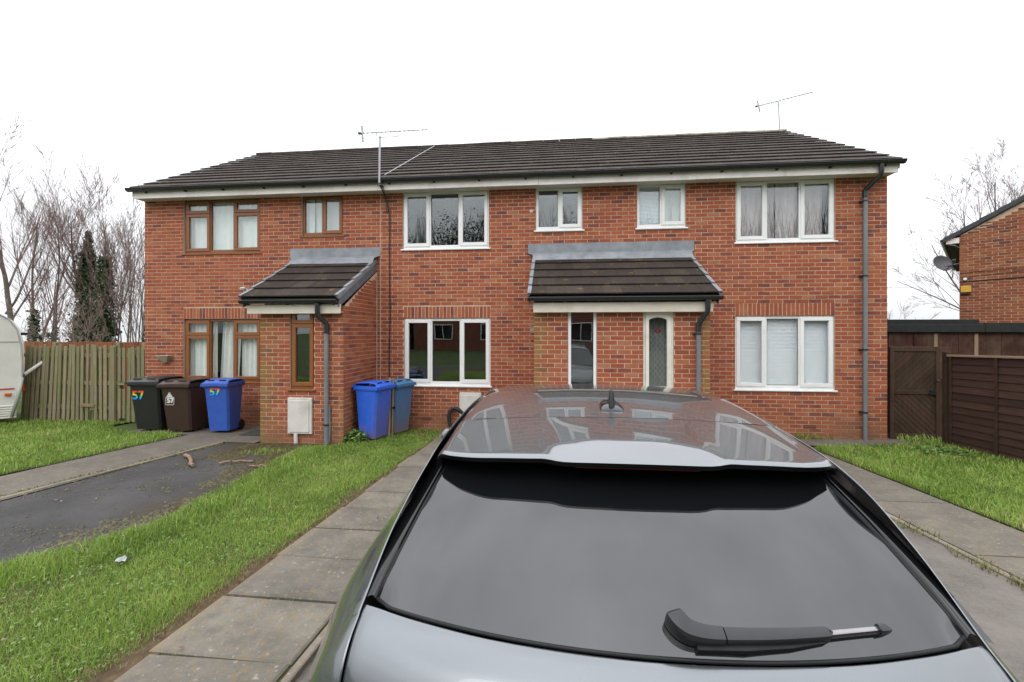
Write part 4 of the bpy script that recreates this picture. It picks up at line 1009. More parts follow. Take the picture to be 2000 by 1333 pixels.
# ------------------------------------------------------------------ right: gate, shed, fence panel, neighbour house
gt = thing('garden_gate', 'dark brown boarded gate with diagonal planks beside the right end of the house', 'gate', (6.10,.12,-.02))
GW, GH = .84, 1.73
m_ = MB(); m_.cbox(.0,.07,-.03,.03,.04,GH,.005); m_.cbox(GW-.07,GW,-.03,.03,.04,GH,.005); m_.build('stile', M['darkwood'], gt)
for z0, z1 in ((GH-.085,GH),(.86,.93),(.05,.13)):
    m_ = MB(); m_.cbox(.071,GW-.071,-.03,.03,z0,z1,.004); m_.build('rail', M['darkwood'], gt)
def diag(z0, z1, sg):
    w, h = GW-.14, z1-z0; step = .105
    k = -h
    while k < w:
        # plank band between two 45-degree lines clipped to the panel
        pts = []
        def clipline(c):
            # x - c = (z) ; sg>0 rises to the right
            p = []
            for zz_ in (0, h):
                xx = c+zz_
                if 0 <= xx <= w: p.append((xx, zz_))
            for xx in (0, w):
                zz_ = xx-c
                if 0 < zz_ < h: p.append((xx, zz_))
            p = sorted(set(p)); return (p[0], p[-1]) if len(p) >= 2 else None
        a, b = clipline(k+.004), clipline(k+step-.004)
        if a and b:
            poly = [a[0], a[1]]
            if (a[1][0] < w-1e-6 and b[1][0] >= w-1e-6): poly.append((w, h))
            poly += [b[1], b[0]]
            if (a[0][0] <= 1e-6 and b[0][0] > 1e-6): poly.append((0, 0))
            if sg < 0: poly = [(x, h-z) for x, z in poly]
            m_ = MB(); m_.prism([(x+.07, z+z0) for x, z in poly], -.012+random.uniform(-.002,.002), .012, 'y'); m_.build('plank', M['darkwood'], gt)
        k += step
diag(.93, GH-.085, 1); diag(.13, .86, -1)
m_ = MB(); m_.cbox(.66,.76,-.045,-.03,.85,.95,.004); m_.build('latch', M['black'], gt); m_ = MB(); m_.tube([(GW-.04,-.05,1.12),(GW-.04,-.03,1.12)], .018, 8); m_.build('knob', M['darkmetal'], gt)
gp = thing('gate_post', 'broad dark board post between the gate and the lap fence panel', 'post', (7.02,.16,-.03))
m_ = MB(); m_.cbox(-.09,.14,-.02,.0,0,1.73,.004); m_.build('board', M['shedwood'], gp)
m_ = MB(); m_.cbox(-.08,.02,.002,.10,0,1.72,.004); m_.build('post', M['darkwood'], gp)
sd = thing('shed', 'dark brown flat-roofed timber shed behind the gate and lap fence', 'shed', (8.2,.75,0))
xs0 = 6.05-8.2; pw_ = [.50,.46,.36,.42,.30,.46,.48,.46,.44,.5]
x = xs0; i = 0
while x < 3.2:
    w = pw_[i % len(pw_)]; m_ = MB(); m_.cbox(x+.004,x+w-.004,0,.02,-.1,2.10,.003); m_.build('wall_panel', M['shedwood'], sd); 
    if i in (1,2,3,5): 
        q = MB(); q.cbox(x-.03,x+.035,-.018,-.001,-.1,1.95,.003); q.build('batten', M['palewood'] if i in (3,5) else M['shedwood'], sd)
    x += w; i += 1
m_ = MB(); m_.box(xs0,3.2,.03,3.0,-.1,2.1); m_.build('carcass', M['darkwood'], sd)
m_ = MB(); m_.cbox(xs0,.0,-.07,-.03,1.975,2.125,.005); m_.cbox(.002,3.3,-.075,-.03,1.975,2.16,.005); m_.build('fascia', M['felt'], sd)
m_ = MB(); m_.box(xs0,3.3,-.05,3.05,2.11,2.15); m_.cbox(xs0,.62,.75,3.0,2.12,2.25,.01); m_.build('roof', M['felt'], sd)
lp = thing('lap_fence_panel', 'dark brown horizontal lap fence panel running from the gate towards the camera', 'fence', (6.72,-.40,gz(-.4)))
PL = 2.0
for k in range(13):
    z = .01+k*.118; m_ = MB(); sl_ = .035
    m_.add([(-.022,0,z-.01),(-.022,-PL,z-.01+sl_*PL/ PL*.055),(-.006,-PL,z+.125+.055*sl_),(-.006,0,z+.125),(-.006,0,z-.01),(-.006,-PL,z-.01),(.006,-PL,z+.125),(.006,0,z+.125)],
           [(0,1,2,3),(4,5,6,7),(0,1,5,4),(2,3,7,6),(0,3,7,4),(1,2,6,5)]); o = m_.build('slat', M['lapwood'], lp); o.rotation_euler.x = -.030; o.location.z = random.uniform(-.004,.004)
for y in (-.02,-.80,-1.60):
    m_ = MB(); m_.cbox(-.045,-.024,y-.022,y+.022,-.02-.03*y*0,1.54,.003); o = m_.build('batten', M['darkwood'], lp); o.location.z = -y*.03
m_ = MB(); m_.cbox(-.05,.03,-PL,.03,1.54,1.575,.004); o = m_.build('capping', M['palewood'], lp); o.rotation_euler.x = -.030
m_ = MB(); m_.cbox(-.06,.04,.035,.11,-.05,1.62,.005); m_.build('post', M['darkwood'], lp)

nd = Vector((.754,-.657,0)).normalized(); nb = Vector((.657,.754,0)).normalized(); P0 = Vector((11.15,4.75,0)); ang = math.atan2(nd.y, nd.x)
nh = thing('brick_house', 'brown brick gable house standing at an angle behind the shed on the right', 'house', P0, ang)
GWid = 7.2; ez = 4.66; rise = math.tan(R(31)); topz = lambda u: ez+min(u, GWid-u)*rise
rc = lay(1.7, 1.7, 6.0, [], .05, lambda u: topz(u)-.02)
m_ = MB(); m_.add([(0,.006,-.1),(GWid,.006,-.1),(GWid,.006,ez),(GWid/2,.006,topz(GWid/2)),(0,.006,ez)], [(0,1,2,3,4)])
m_.add([(.004,.0,-.1),(.004,8,-.1),(.004,8,ez),(.004,.0,ez)], [(0,1,2,3)]); m_.add([(GWid,.0,-.1),(GWid,8,-.1),(GWid,8,ez),(GWid,.0,ez)], [(0,1,2,3)])
gw = m_.build('gable_wall', M['mortar'], nh)
I4 = Matrix.Identity(4); cn_ = []
for r in rc:
    if r[1]-r[0] > .19 and r[3]-r[2] > .05: cn_.append(r)
cn_.sort(key=lambda r: r[0]+abs(r[2]-3.6)*.4); ch = {id(r) for r in cn_[:285]}
st = MB()
for r in rc:
    if id(r) in ch: place_brick(gw, I4, r, BMF)
    else: add_bricks(st, I4, [r])
add_bricks(st, I4, lay(GWid-1.7, 1.7, 6.5, [], .05) and [(a+1.7, b+1.7, c, d) for a, b, c, d in lay(GWid-1.7, 1.7, 6.8, [], .1, lambda u: topz(u+1.7)-.02)])
Wl = Matrix.Translation((0,8,0)) @ Matrix.Rotation(R(-90),4,'Z'); add_bricks(st, Wl, lay(8, 1.7, ez, [], .0))
tag(st.build('brickwork', M['brickwork_far'], gw), kind='stuff')
rs_ = MB(); ov = .32
for k in range(2):
    s_ = 1 if k == 0 else -1
    e0 = Vector((-ov if k == 0 else GWid+ov, 0, ez-ov*rise)); r0 = Vector((GWid/2, 0, topz(GWid/2)))
    for y0, y1 in ((-.06, 8.2),):
        a, b, c, d = e0+Vector((0,y0,.05)), r0+Vector((0,y0,.05)), r0+Vector((0,y1,.05)), e0+Vector((0,y1,.05))
        up_ = Vector((0,0,.10)); rs_.add([a,b,c,d,a+up_,b+up_,c+up_,d+up_], [(0,1,2,3),(4,5,6,7),(0,1,5,4),(1,2,6,5),(2,3,7,6),(3,0,4,7)])
rs_.build('roof', M['verge_tile'], nh)
vv = MB()
for k in range(12):
    u0 = -ov+k*.345; u1 = u0+.36
    vv.add([(u0,-.075,ez+u0*rise+.05),(u1,-.075,ez+u1*rise+.03),(u1,-.075,ez+u1*rise+.15),(u0,-.075,ez+u0*rise+.175),(u0,.06,ez+u0*rise+.05),(u1,.06,ez+u1*rise+.03),(u1,.06,ez+u1*rise+.15),(u0,.06,ez+u0*rise+.175)],
           [(0,1,2,3),(4,5,6,7),(3,2,6,7),(0,3,7,4),(0,1,5,4)], random.random())
vv.build('verge_caps', M['verge_tile'], nh)
m_ = MB(); m_.cbox(-.27,-.003,-.02,.02,ez-.20,ez-.045,.004); m_.build('eaves_box', M['fascia'], nh); m_ = MB(); m_.box(-.25,-.003,.021,8,ez-.205,ez-.19); m_.build('soffit', M['felt'], nh)
m_ = MB(); m_.tube([(-.34,-.05,ez-.10),(-.34,8,ez-.10)], .05, 10); m_.tube([(-.22,-.01,ez-.22),(-.08,.0,ez-.27),(-.03,.02,ez-.33)], .035, 8); m_.build('gutter', M['gutter'], nh)
m_ = MB(); m_.tube([(.0,-.015,3.38),(.6,-.012,3.40),(1.7,-.015,3.42)], .012, 6); m_.tube([(.0,-.012,3.62),(.4,-.012,3.64),(.95,-.012,3.66),(1.1,-.03,3.67),(1.7,-.012,3.68)], .006, 6); m_.tube([(.0,-.012,3.50),(.5,-.012,3.53),(.95,-.012,3.56),(1.7,-.012,3.60)], .005, 6); m_.build('wall_cable', M['cable'], nh)
Wn = nh.matrix_basis.copy(); Wn = Matrix.Translation(P0) @ Matrix.Rotation(ang,4,'Z')
ab = thing('alarm_box', 'yellow alarm box on the brown brick gable under the black cable', 'alarm', Wn @ Vector((.14,0,3.14)), ang)
m_ = MB(); m_.cbox(-.115,.085,-.07,-.003,-.06,.11,.008); m_.build('cover', M['yellowbox'], ab)
m_ = MB(); m_.cbox(-.115,.065,-.06,-.003,-.115,-.062,.006); m_.build('base', M['cable'], ab)
ld = thing('outside_lamp', 'tiny white bulkhead lamp above the yellow alarm box', 'lamp', Wn @ Vector((.11,0,3.45)), ang)
m_ = MB(); m_.tube([(0,0,0),(0,-.05,0)], .04, 12); m_.build('globe', M['upvc'], ld)
m_ = MB(); m_.tube([(0,0,.0),(0,-.02,.0)], .05, 12); m_.build('base', M['darkmetal'], ld)
# satellite dish on an arm from the left corner
dc = Wn @ Vector((-.36,-.05,3.92))
ds = thing('satellite_dish', 'dark grey mesh satellite dish on the corner of the brown brick gable', 'satellite dish', dc, 0)
fw_d = Vector((.15,-.80,.25)).normalized(); rt_ = fw_d.cross(Vector((0,0,1))).normalized(); up_ = rt_.cross(fw_d).normalized()
m_ = MB(); rings = 7; sg = 28; vs = []
for i in range(rings+1):
    r_ = i/rings
    for j in range(sg):
        a = 2*math.pi*j/sg; vs.append(rt_*(.30*r_*math.cos(a))+up_*(.24*r_*math.sin(a))+fw_d*(.10*r_*r_-.05))
fs = [(i*sg+j,i*sg+(j+1)%sg,(i+1)*sg+(j+1)%sg,(i+1)*sg+j) for i in range(rings) for j in range(sg)]
m_.add(vs, fs); o = m_.build('reflector', M['dish'], ds, smooth=True)
so = o.modifiers.new('thickness', 'SOLIDIFY'); so.thickness = .01
m_ = MB(); m_.tube([-up_*.22+fw_d*.0, -up_*.16+fw_d*.28, -up_*.05+fw_d*.36], .012, 6); q = -up_*.05+fw_d*.36; m_.tube([q, q-fw_d*.07], .03, 8); m_.build('feed_arm', M['darkmetal'], ds)
m_ = MB(); w1 = (Wn @ Vector((.0,.10,3.90)))-dc; m_.tube([-fw_d*.05, -fw_d*.14-up_*.05, w1], .02, 8); m_.build('wall_arm', M['darkmetal'], ds)

# ------------------------------------------------------------------ trees
def grow(segs, p, d, L, r, depth, spread, nsub, bend=.12, upw=.05, droop=0, tw=.0045):
    """append tapered limb polylines; recursion for side branches"""
    n = max(3, int(L/.28)); pts = [p.copy()]; rad = [r]; d = d.normalized()
    kids = []
    for i in range(n):
        d = (d+Vector((random.gauss(0,bend),random.gauss(0,bend),random.gauss(0,bend)*.6+upw))).normalized()
        p = p+d*(L/n); pts.append(p.copy()); rr = r*(1-.78*(i+1)/n); rad.append(max(rr, tw))
        kids.append((p.copy(), d.copy(), (i+1)/n, rr))
    segs.append((pts, rad, depth))
    if depth <= 0: return
    for k in range(nsub):
        q, dd, f, rr = random.choice(kids[max(0, len(kids)//4):])
        ax = Vector((random.gauss(0,1),random.gauss(0,1),random.gauss(0,.5))); ax = (ax-dd*ax.dot(dd)).normalized()
        nd_ = (dd*math.cos(spread)+ax*math.sin(spread)*random.uniform(.7,1.2)).normalized()
        grow(segs, q, nd_, L*random.uniform(.32,.6)*(1.15-f*.5), max(rr*.5, tw), depth-1, spread, max(2, int(nsub*.75)), bend, upw, droop, tw)
def tree(name, label, base, spec, ivy=None, group='bare winter trees behind the fence', seed=0, hs_=.87):
    """spec: list of (dir, length, radius, depth, nsub, spread, upw)"""
    random.seed(seed); t = thing(name, label, 'tree', base, 0, group)
    tr, cr_ = MB(), MB()
    for off, d, L, r, depth, ns, spd, upw in spec:
        segs = []; L *= hs_; off = (off[0], off[1], off[2]*hs_); grow(segs, Vector(off), Vector(d), L, r, depth, spd, ns, .035, upw)
        for pts, rad, dp in segs:
            if dp == depth: tr.tube(pts, rad, 7, random.random(), 0, False)
            else: cr_.tube(pts, rad, 4 if dp > 0 else 3, random.random(), 0, False)
    tr.build('trunk', M['bark'], t, smooth=True)
    if cr_.f: cr_.build('crown', M['twig'], t)
    if ivy:
        lf = MB()
        for x, y, z0, z1, w0, w1, n in ivy:
            for _ in range(n):
                f = random.random()**1.15; z = z0+(z1-z0)*f; w = (w0+(w1-w0)*f)*random.random()**.5*(1 if random.random() < .93 else 1.6)
                a = random.random()*6.283; c = Vector((x+w*math.cos(a), y+w*math.sin(a), z)); s_ = random.uniform(.05,.10)
                u_ = Vector((random.gauss(0,1),random.gauss(0,1),random.gauss(0,1))).normalized()*s_; v_ = u_.cross(Vector((random.gauss(0,1),random.gauss(0,1),random.gauss(0,1)))).normalized()*s_*.8
                lf.add([c-u_, c+v_*.7, c+u_*.9, c-v_*.7], [(0,1,2,3)], random.random())
        tag(lf.build('ivy', M['ivy'], t), kind=None)
    return t
def base_at(px, Y): p = at(px, 650, Y); return (p.x, Y, -.05-max(0, Y-6)*.125-.05)
tree('bare_tree', 'tallest bare tree at the far left with a long limb forking right', base_at(9,7), [((0,0,0),(.02,0,1),9.4,.12,3,11,.5,.05),((.06,0,3.4),(.62,.1,.8),4.6,.045,3,8,.45,.10),((.05,0,2.7),(.66,.1,.8),4.4,.04,3,8,.45,.09),((-.05,0,2.6),(-.7,.1,.8),3.2,.035,2,7,.5,.06)], None, seed=3)
tree('bare_tree', 'slender bare tree with ivy round its foot, beside the caravan', base_at(67,8), [((0,0,0),(-.05,0,1),8.4,.075,3,12,.45,.05)], [(0,0,-.2,3.3,.40,.13,1300)], seed=11)
tree('bare_tree', 'slender bare tree, first right of the ivy-footed one', base_at(81,9), [((0,0,0),(-.05,0,1),8.0,.07,3,11,.45,.05)], None, seed=12)
tree('bare_tree', 'thinnest straight bare tree left of the tall pole-like one', base_at(95,10), [((0,0,0),(.02,0,1),7.2,.055,3,9,.45,.05)], [(0,0,0,2.6,.18,.09,300)], seed=13)
tree('bare_tree', 'pole-like bare tree in the gap left of the ivy-clad trees', base_at(108,9), [((0,0,0),(.03,0,1),8.1,.065,2,11,.4,.05)], [(0,0,0,2.7,.22,.10,380)], seed=14)
tree('ivy_tree', 'bushy bare tree with the tallest column of dark ivy', base_at(180,9), [((0,0,0),(-.02,0,1),8.4,.11,3,13,.42,.07),((.2,.1,0),(-.30,0,1),6.6,.04,3,9,.36,.08),((.3,0,0),(-.46,0,1),5.8,.035,3,9,.36,.09),((.1,.1,0),(.05,0,1),7.8,.045,3,10,.36,.07)], [(-.03,-.1,0,3.2,1.15,.50,4200),(-.06,-.15,2.3,6.0,.50,.27,3600),(-.07,-.1,5.6,7.0,.26,.08,560)], seed=15)
tree('ivy_tree', 'bushy bare tree with the shorter column of ivy, nearer the house', base_at(212,9), [((0,0,0),(.04,0,1),8.0,.10,3,13,.42,.07),((.1,.1,0),(.16,0,1),6.8,.045,3,10,.36,.08),((-.1,0,0),(-.2,0,1),6.6,.045,3,10,.36,.08),((.2,0,0),(.26,0,1),5.8,.035,3,9,.36,.08)], [(.0,-.15,0,3.0,.60,.36,2000),(.03,-.15,2.3,5.8,.40,.22,2300)], seed=16)
tree('coppiced_tree', 'many-stemmed bare tree close to the left house wall', base_at(258,9), [((.1*i-.5,.1*(i % 3),0),(.035*i-.2,0,1),random.uniform(5.4,7.6),.035,3,8,.36,.07) for i in range(10)], [(.85,0,0,3.2,.32,.16,700)], seed=17)
tree('hedge_tree', 'low brushy bare bush along the fence top in the middle gap', base_at(128,6), [((.35*i-1.1,.1*(i % 3),0),(.1*(i % 5)-.2,0,.9),random.uniform(2.4,3.4),.016,3,7,.5,.05) for i in range(8)], None, seed=18)
rbp = at(1965,650,18)
tree('spreading_tree', 'large spreading bare tree behind the brown brick gable', (rbp.x,18,-1.5), [((0,0,0),(.05,0,1),12.2,.20,4,9,.5,.04),((0,0,4.8),(-.60,0,.9),7.6,.085,4,8,.48,.05),((0,0,4.0),(-.95,.1,.70),7.2,.075,4,8,.5,.04),((0,0,5.4),(-.30,0,1),8.2,.09,4,10,.45,.05),((0,0,5.6),(.42,0,1),8.6,.10,4,10,.45,.05),((0,0,4.2),(-.9,.1,.42),6.6,.06,4,8,.5,.02)], None, 'bare winter trees on the right', seed=21, hs_=.86)
lbp = at(1752,650,24)
tree('bare_tree', 'low distant bare tree showing beside the right end of the house', (lbp.x,24,-2.6), [((0,0,0),(.0,0,1),6.6,.07,3,10,.5,.05),((0,0,2.4),(.6,0,.9),4.0,.035,3,9,.5,.05),((0,0,2.6),(-.5,0,1),3.6,.035,3,9,.5,.05)], None, 'bare winter trees on the right', seed=22, hs_=.8)

# what stands behind the photographer and shows in the window glass
random.seed(5)
tl = MB()
for _ in range(70000):
    x = random.uniform(-18, 36); h = 12.4+1.3*math.sin(x*.55)+.9*math.sin(x*1.7+1)+(-7.5 if x < -16 else 0)-max(0, x-9)*.16
    f = random.random()**.8; c = Vector((x, -33+random.uniform(-2.5,2.5), .4+h*f*random.uniform(.75,1.0))); s_ = random.uniform(.12,.30)*(1.35-1.05*f)
    u_ = Vector((random.gauss(0,1),random.gauss(0,1),random.gauss(0,1))).normalized()*s_; v_ = u_.cross(Vector((random.gauss(0,1),random.gauss(0,1),random.gauss(0,1)))).normalized()*s_
    tl.add([c-u_, c+v_, c+u_, c-v_], [(0,1,2,3)], random.random())
for _ in range(900):
    x = random.uniform(-15.5, 36); b0 = Vector((x,-33+random.uniform(-2,2),6)); 
    tl.tube([b0, b0+Vector((random.uniform(-.4,.4),0,4)), b0+Vector((random.uniform(-1,1),0,random.uniform(5,8)))], [.06,.035,.012], 3, .3, 0, False)
tag(tl.build('treeline', M['treemass']), kind='stuff')
oh = thing('opposite_house', 'red brick house across the road, seen only mirrored in the window glass', 'house', (-3,-27,.48))
m_ = MB(); m_.box(-9,7,-7,0,0,5.0); m_.build('walls', M['opposite'], oh)
m_ = MB(); m_.prism([(-7.4,4.95),(.4,4.95),(-3.5,7.3)], -9.2, 7.2, 'x'); m_.build('roof', M['tiling'], oh)
for cx in (-6.5,-2.5,1.2,4.8):
    for z0, z1 in ((.9,2.2),(3.4,4.6)):
        m_ = MB(); frame_bars(m_, cx-.8, cx+.8, z0, z1, .002, .06, .07); m_.box(cx-.03,cx+.03,.004,.055,z0+.07,z1-.07); w_ = m_.build('window', M['upvc'], oh)
        q = MB(); q.box(cx-.73,cx+.73,.01,.03,z0+.07,z1-.07); q.build('pane', M['gloss_black'], w_)

# ------------------------------------------------------------------ car
CA = 0.0
car = thing('parked_car', 'grey metallic hatchback parked nose to the house, seen from behind', 'car', (.208, -D+2.2, 0), -CA)
def cp(a, q, Z): return Vector((a, q-2.2, Z))
def spline(ctrl, n):
    """Catmull-Rom through control points (list of Vectors), n samples per span"""
    P = [ctrl[0]*2-ctrl[1]]+list(ctrl)+[ctrl[-1]*2-ctrl[-2]]; out_ = []
    for i in range(1, len(P)-2):
        for k in range(n):
            t = k/n; a, b, c, d = P[i-1], P[i], P[i+1], P[i+2]
            out_.append(.5*((2*b)+(c-a)*t+(2*a-5*b+4*c-d)*t*t+(3*b-a-3*c+d)*t*t*t))
    out_.append(ctrl[-1].copy()); return out_
def patch(grid, nu=6, nv=6):
    rows = [spline(r, nv) for r in grid]; cols = list(zip(*rows)); cols = [spline(list(c), nu) for c in cols]
    return list(map(list, zip(*cols)))
def grid_mesh(mb, G, flip=False, mi=0):
    nr, ncol = len(G), len(G[0]); vs = [p for r in G for p in r]
    mb.add(vs, [(i*ncol+j, i*ncol+j+1, (i+1)*ncol+j+1, (i+1)*ncol+j) for i in range(nr-1) for j in range(ncol-1)], .5, mi)
def mir(G): return [[Vector((-p.x, p.y, p.z)) for p in r] for r in G]
def panel(name, G, mat, both=False, thick=.004, parent=None):
    m_ = MB(); grid_mesh(m_, G)
    if both: grid_mesh(m_, mir(G))
    o = m_.build(name, mat, parent or car, smooth=True)
    if thick:
        s_ = o.modifiers.new('skin', 'SOLIDIFY'); s_.thickness = thick; s_.offset = -1
    return o
# roof
AX = [-.605,-.575,-.52,-.40,-.2,0,.2,.40,.52,.575,.605]
def crown(a): return -.030*(abs(a)/.56)**2.2-(.05 if abs(a) > .60 else .012 if abs(a) > .57 else 0)
RZ = [(1.5832,1.6672),(1.75,1.6805),(1.95,1.693),(2.15,1.6965),(2.4,1.687),(2.7,1.655),(3.0,1.606),(3.15,1.575)]
def seam_q(a): return .045*(abs(a)/.56)**2
roofG = patch([[cp(a*(1 if q < 2.3 else 1-.03*(q-2.3)), q+seam_q(a)*(1 if q < 1.7 else .6), z+crown(a)) for a in AX] for q, z in RZ], 5, 4)
panel('roof', roofG, M['paint'], thick=0)
# spoiler: top skin, lip, underside
def trail_q(a): return 1.165+.098*(abs(a)/.56)**2+.050*max(0, (abs(a)-.44)/.14)**2-.010*max(0, min(1, (.24-abs(a))/.05))
def trail_z(a): return 1.634-.034*(abs(a)/.56)**2-.003*max(0, min(1, (.24-abs(a))/.05))
AS = [-.580,-.560,-.525,-.45,-.36,-.28,-.24,-.19,-.1,0,.1,.19,.24,.28,.36,.45,.525,.560,.580]
def spoil(a, f):
    """f 0 at the seam, 1 at the trailing edge"""
    q0, z0 = 1.580+seam_q(a), 1.6665+crown(a)-(.0 if abs(a) < .57 else 0); q1, z1 = trail_q(a), trail_z(a)
    if abs(a) > .575: z1 -= .02
    cen = max(0, min(1, (.225-abs(a))/.05)); w = .018+.135*cen
    s = f; base = z0+(z1+.005+.011*cen-z0)*s
    d = (1-s)*(q0-q1); dip = -(.005+.013*cen)*max(0, 1-d/w)**(1.5-.4*cen)
    return cp(a, q0+(q1-q0)*s, base+dip)
SF = [0,.2,.4,.52,.58,.62,.66,.70,.76,.82,.87,.91,.94,.96,.98,1.0]
rows = [spline([spoil(a, f) for a in AS], 3) for f in SF]
panel('spoiler', rows, M['paint'], thick=0)
m_ = MB()
lip0 = rows[-1]; lip1 = [p+Vector((0,.004,-.013)) for p in lip0]; und = [p+Vector((0,.09,-.022)) for p in lip0]; und2 = [p+Vector((0,.24,-.050)) for p in lip0]
grid_mesh(m_, [lip0, lip1]); sp_lip = m_.build('spoiler_lip', M['gloss_black'], car, smooth=True, auto=30)
m_ = MB(); grid_mesh(m_, [[p.copy() for p in lip1], und, und2]); m_.build('spoiler_underside', M['black'], car, smooth=True)
m_ = MB(); bl = [cp(a, trail_q(a)+.010, trail_z(a)-.0165) for a in [-.16+.02*i for i in range(17)]]; m_.tube(bl, .0028, 6); m_.build('brake_light', plain('dark_red_lens', (.10,.004,.003), .15, .1, 6), car)
# rear window
def gl(a, v):
    """a in half widths -1..1, v 0 bottom..1 top"""
    wa = .632+(.535-.632)*v; x = a*wa; e = abs(a)**2.1
    q = (.862+.118*e)+(1.345-.862-.02*e)*v*(1-.0*v); Z = 1.347-.006*e+(1.617-1.347-.022*e)*v+.018*math.sin(math.pi*v)
    if v < .12: q += .018*max(0, abs(a)-.93)/.07*(1-v/.12)
    return cp(x, q, Z)
AG = [-1,-.97,-.9,-.75,-.5,-.25,0,.25,.5,.75,.9,.97,1]
glassG = patch([[gl(a, v) for a in AG] for v in (0,.03,.1,.25,.5,.75,1)], 5, 4)
panel('rear_window', glassG, M['carglass'], thick=0)
# rubber line and gloss side wings of the tailgate
def wing(f, v):   # f 0 at the glass edge .. 1 at the gap
    p = gl(1, v); wv = .050+.012*(1-v)
    return Vector((p.x+.004+wv*f, p.y-.006+.012*f, p.z+.010-.030*f-(.012 if f < .01 else 0)))
wg = patch([[wing(f, v) for f in (0,.12,.5,1)] for v in (.0,.2,.5,.8,1.0)], 5, 4)
panel('side_wing', wg, M['gloss_black'], False, 0); panel('side_wing', mir(wg), M['gloss_black'], False, 0)
m_ = MB()
for s_ in (-1, 1): m_.tube([Vector((s_*(gl(1,v).x+.001), gl(1,v).y, gl(1,v).z-.002)) for v in [i/12 for i in range(13)]], .005, 6)
bt = [gl(a, 0)+Vector((0,-.003,-.002)) for a in [-1+i/15 for i in range(31)]]; m_.tube(bt, .0042, 6); m_.build('window_seal', M['black'], car, smooth=True)
# tailgate below the glass: shoulder rolls over and drops to the bumper
TA = [-.655,-.62,-.5,-.3,0,.3,.5,.62,.655]
def tg(a, k):
    e = min(1.0, abs(a)/.632)**2.1; q = .862+.118*e-.007; Z = 1.347-.006*e-.006
    if abs(a) > .63: q += .012; Z -= .004
    dq, dz = [(0,-.004),(-.004,0),(-.03,-.010),(-.07,-.034),(-.105,-.075),(-.128,-.14),(-.135,-.24),(-.12,-.36),(-.15,-.42),(-.15,-.62)][k]
    return cp(a, q+dq, Z+dz)
tgG = patch([[tg(a, k) for a in TA] for k in range(10)], 4, 5)
panel('tailgate', tgG, M['paint'])
# body sides: sections listed from the top edge down to the sill
RC = [   # rear corner rows (a, q, Z): from the tailgate shut line round to the flank
 [(.661,.865,.975),(.700,.875,.970),(.742,.905,.955),(.775,.955,.930),(.790,.985,.75),(.765,.960,.45)],
 [(.661,.850,1.091),(.698,.862,1.085),(.738,.890,1.065),(.772,.945,1.02),(.792,.990,.78),(.770,.970,.45)],
 [(.661,.857,1.191),(.694,.868,1.182),(.732,.897,1.145),(.770,.955,1.06),(.798,1.01,.79),(.775,1.00,.45)],
 [(.661,.880,1.256),(.690,.890,1.241),(.731,.920,1.187),(.773,.980,1.08),(.806,1.05,.79),(.785,1.05,.44)],
 [(.661,.915,1.297),(.688,.925,1.276),(.733,.955,1.210),(.783,1.02,1.09),(.820,1.10,.79),(.800,1.10,.43)],
 [(.661,.955,1.321),(.688,.965,1.296),(.739,1.00,1.225),(.795,1.07,1.09),(.838,1.15,.79),(.815,1.15,.42)],
 [(.663,.990,1.338),(.692,1.00,1.308),(.748,1.05,1.236),(.808,1.12,1.09),(.850,1.20,.79),(.830,1.20,.42)],
 [(.645,1.13,1.452),(.686,1.14,1.385),(.757,1.17,1.285),(.826,1.21,1.11),(.862,1.27,.80),(.835,1.27,.42)],
]
SEC = [
 (1.29, [(.606,1.565),(.664,1.465),(.765,1.300),(.840,1.11),(.872,.80),(.84,.42)]),
 (1.60, [(.608,1.610),(.678,1.470),(.775,1.305),(.852,1.11),(.885,.79),(.85,.41)]),
 (2.20, [(.609,1.634),(.692,1.470),(.790,1.290),(.866,1.08),(.888,.76),(.86,.38)]),
 (2.80, [(.596,1.590),(.690,1.430),(.790,1.255),(.866,1.05),(.888,.73),(.86,.36)]),
 (3.10, [(.590,1.548),(.690,1.400),(.790,1.230),(.866,1.03),(.888,.71),(.86,.35)]),
 (3.75, [(.735,1.175),(.760,1.165),(.795,1.140),(.862,.99),(.882,.68),(.85,.33)]),
 (4.40, [(.66,1.10),(.70,1.085),(.765,1.03),(.84,.92),(.868,.66),(.83,.31)]),
 (4.85, [(.56,.98),(.62,.95),(.69,.90),(.76,.80),(.78,.60),(.74,.30)]),
 (5.00, [(.40,.82),(.45,.80),(.52,.77),(.58,.70),(.60,.55),(.57,.30)]),
]
WID = (0,.004,.024,.044,.046,.040)
RC = [[(a+WID[k], q, z) for k, (a, q, z) in enumerate(r)] for r in RC]; SEC = [(q, [(a+WID[k]*(1 if q < 2 else .5), z) for k, (a, z) in enumerate(s)]) if 1.2 < q < 3.2 else (q, s) for q, s in SEC]
sideG = patch([[cp(*t_) for t_ in r] for r in RC]+[[cp(a, q+(.0,.0,.01,.03,.06,.06)[k]*(q < 1.5), z) for k, (a, z) in enumerate(s)] for q, s in SEC], 6, 5)
panel('body_side', sideG, M['paint'], False, .003); panel('body_side', mir(sideG), M['paint'], False, .003)
# side glass laid 3 mm proud of the greenhouse
gq = [i for i, (q, s) in enumerate(SEC) if 1.29 <= q <= 3.1]
sg_ = []
for i in gq:
    q, s = SEC[i]; (a0, z0), (a1, z1), (a2, z2) = s[:3]
    r = []
    for f in (.10,.4,.7,.95):
        if f < .5: k = f/.5; a, z = a0+(a1-a0)*k, z0+(z1-z0)*k
        else: k = (f-.5)/.5; a, z = a1+(a2-a1)*k, z1+(z2-z1)*k
        r.append(cp(a+.006, q+(.14 if i == gq[0] else 0), z+.004))
    sg_.append(r)
panel('side_window', patch(sg_, 4, 3), M['carglass'], False, 0); panel('side_window', mir(patch(sg_, 4, 3)), M['carglass'], False, 0)
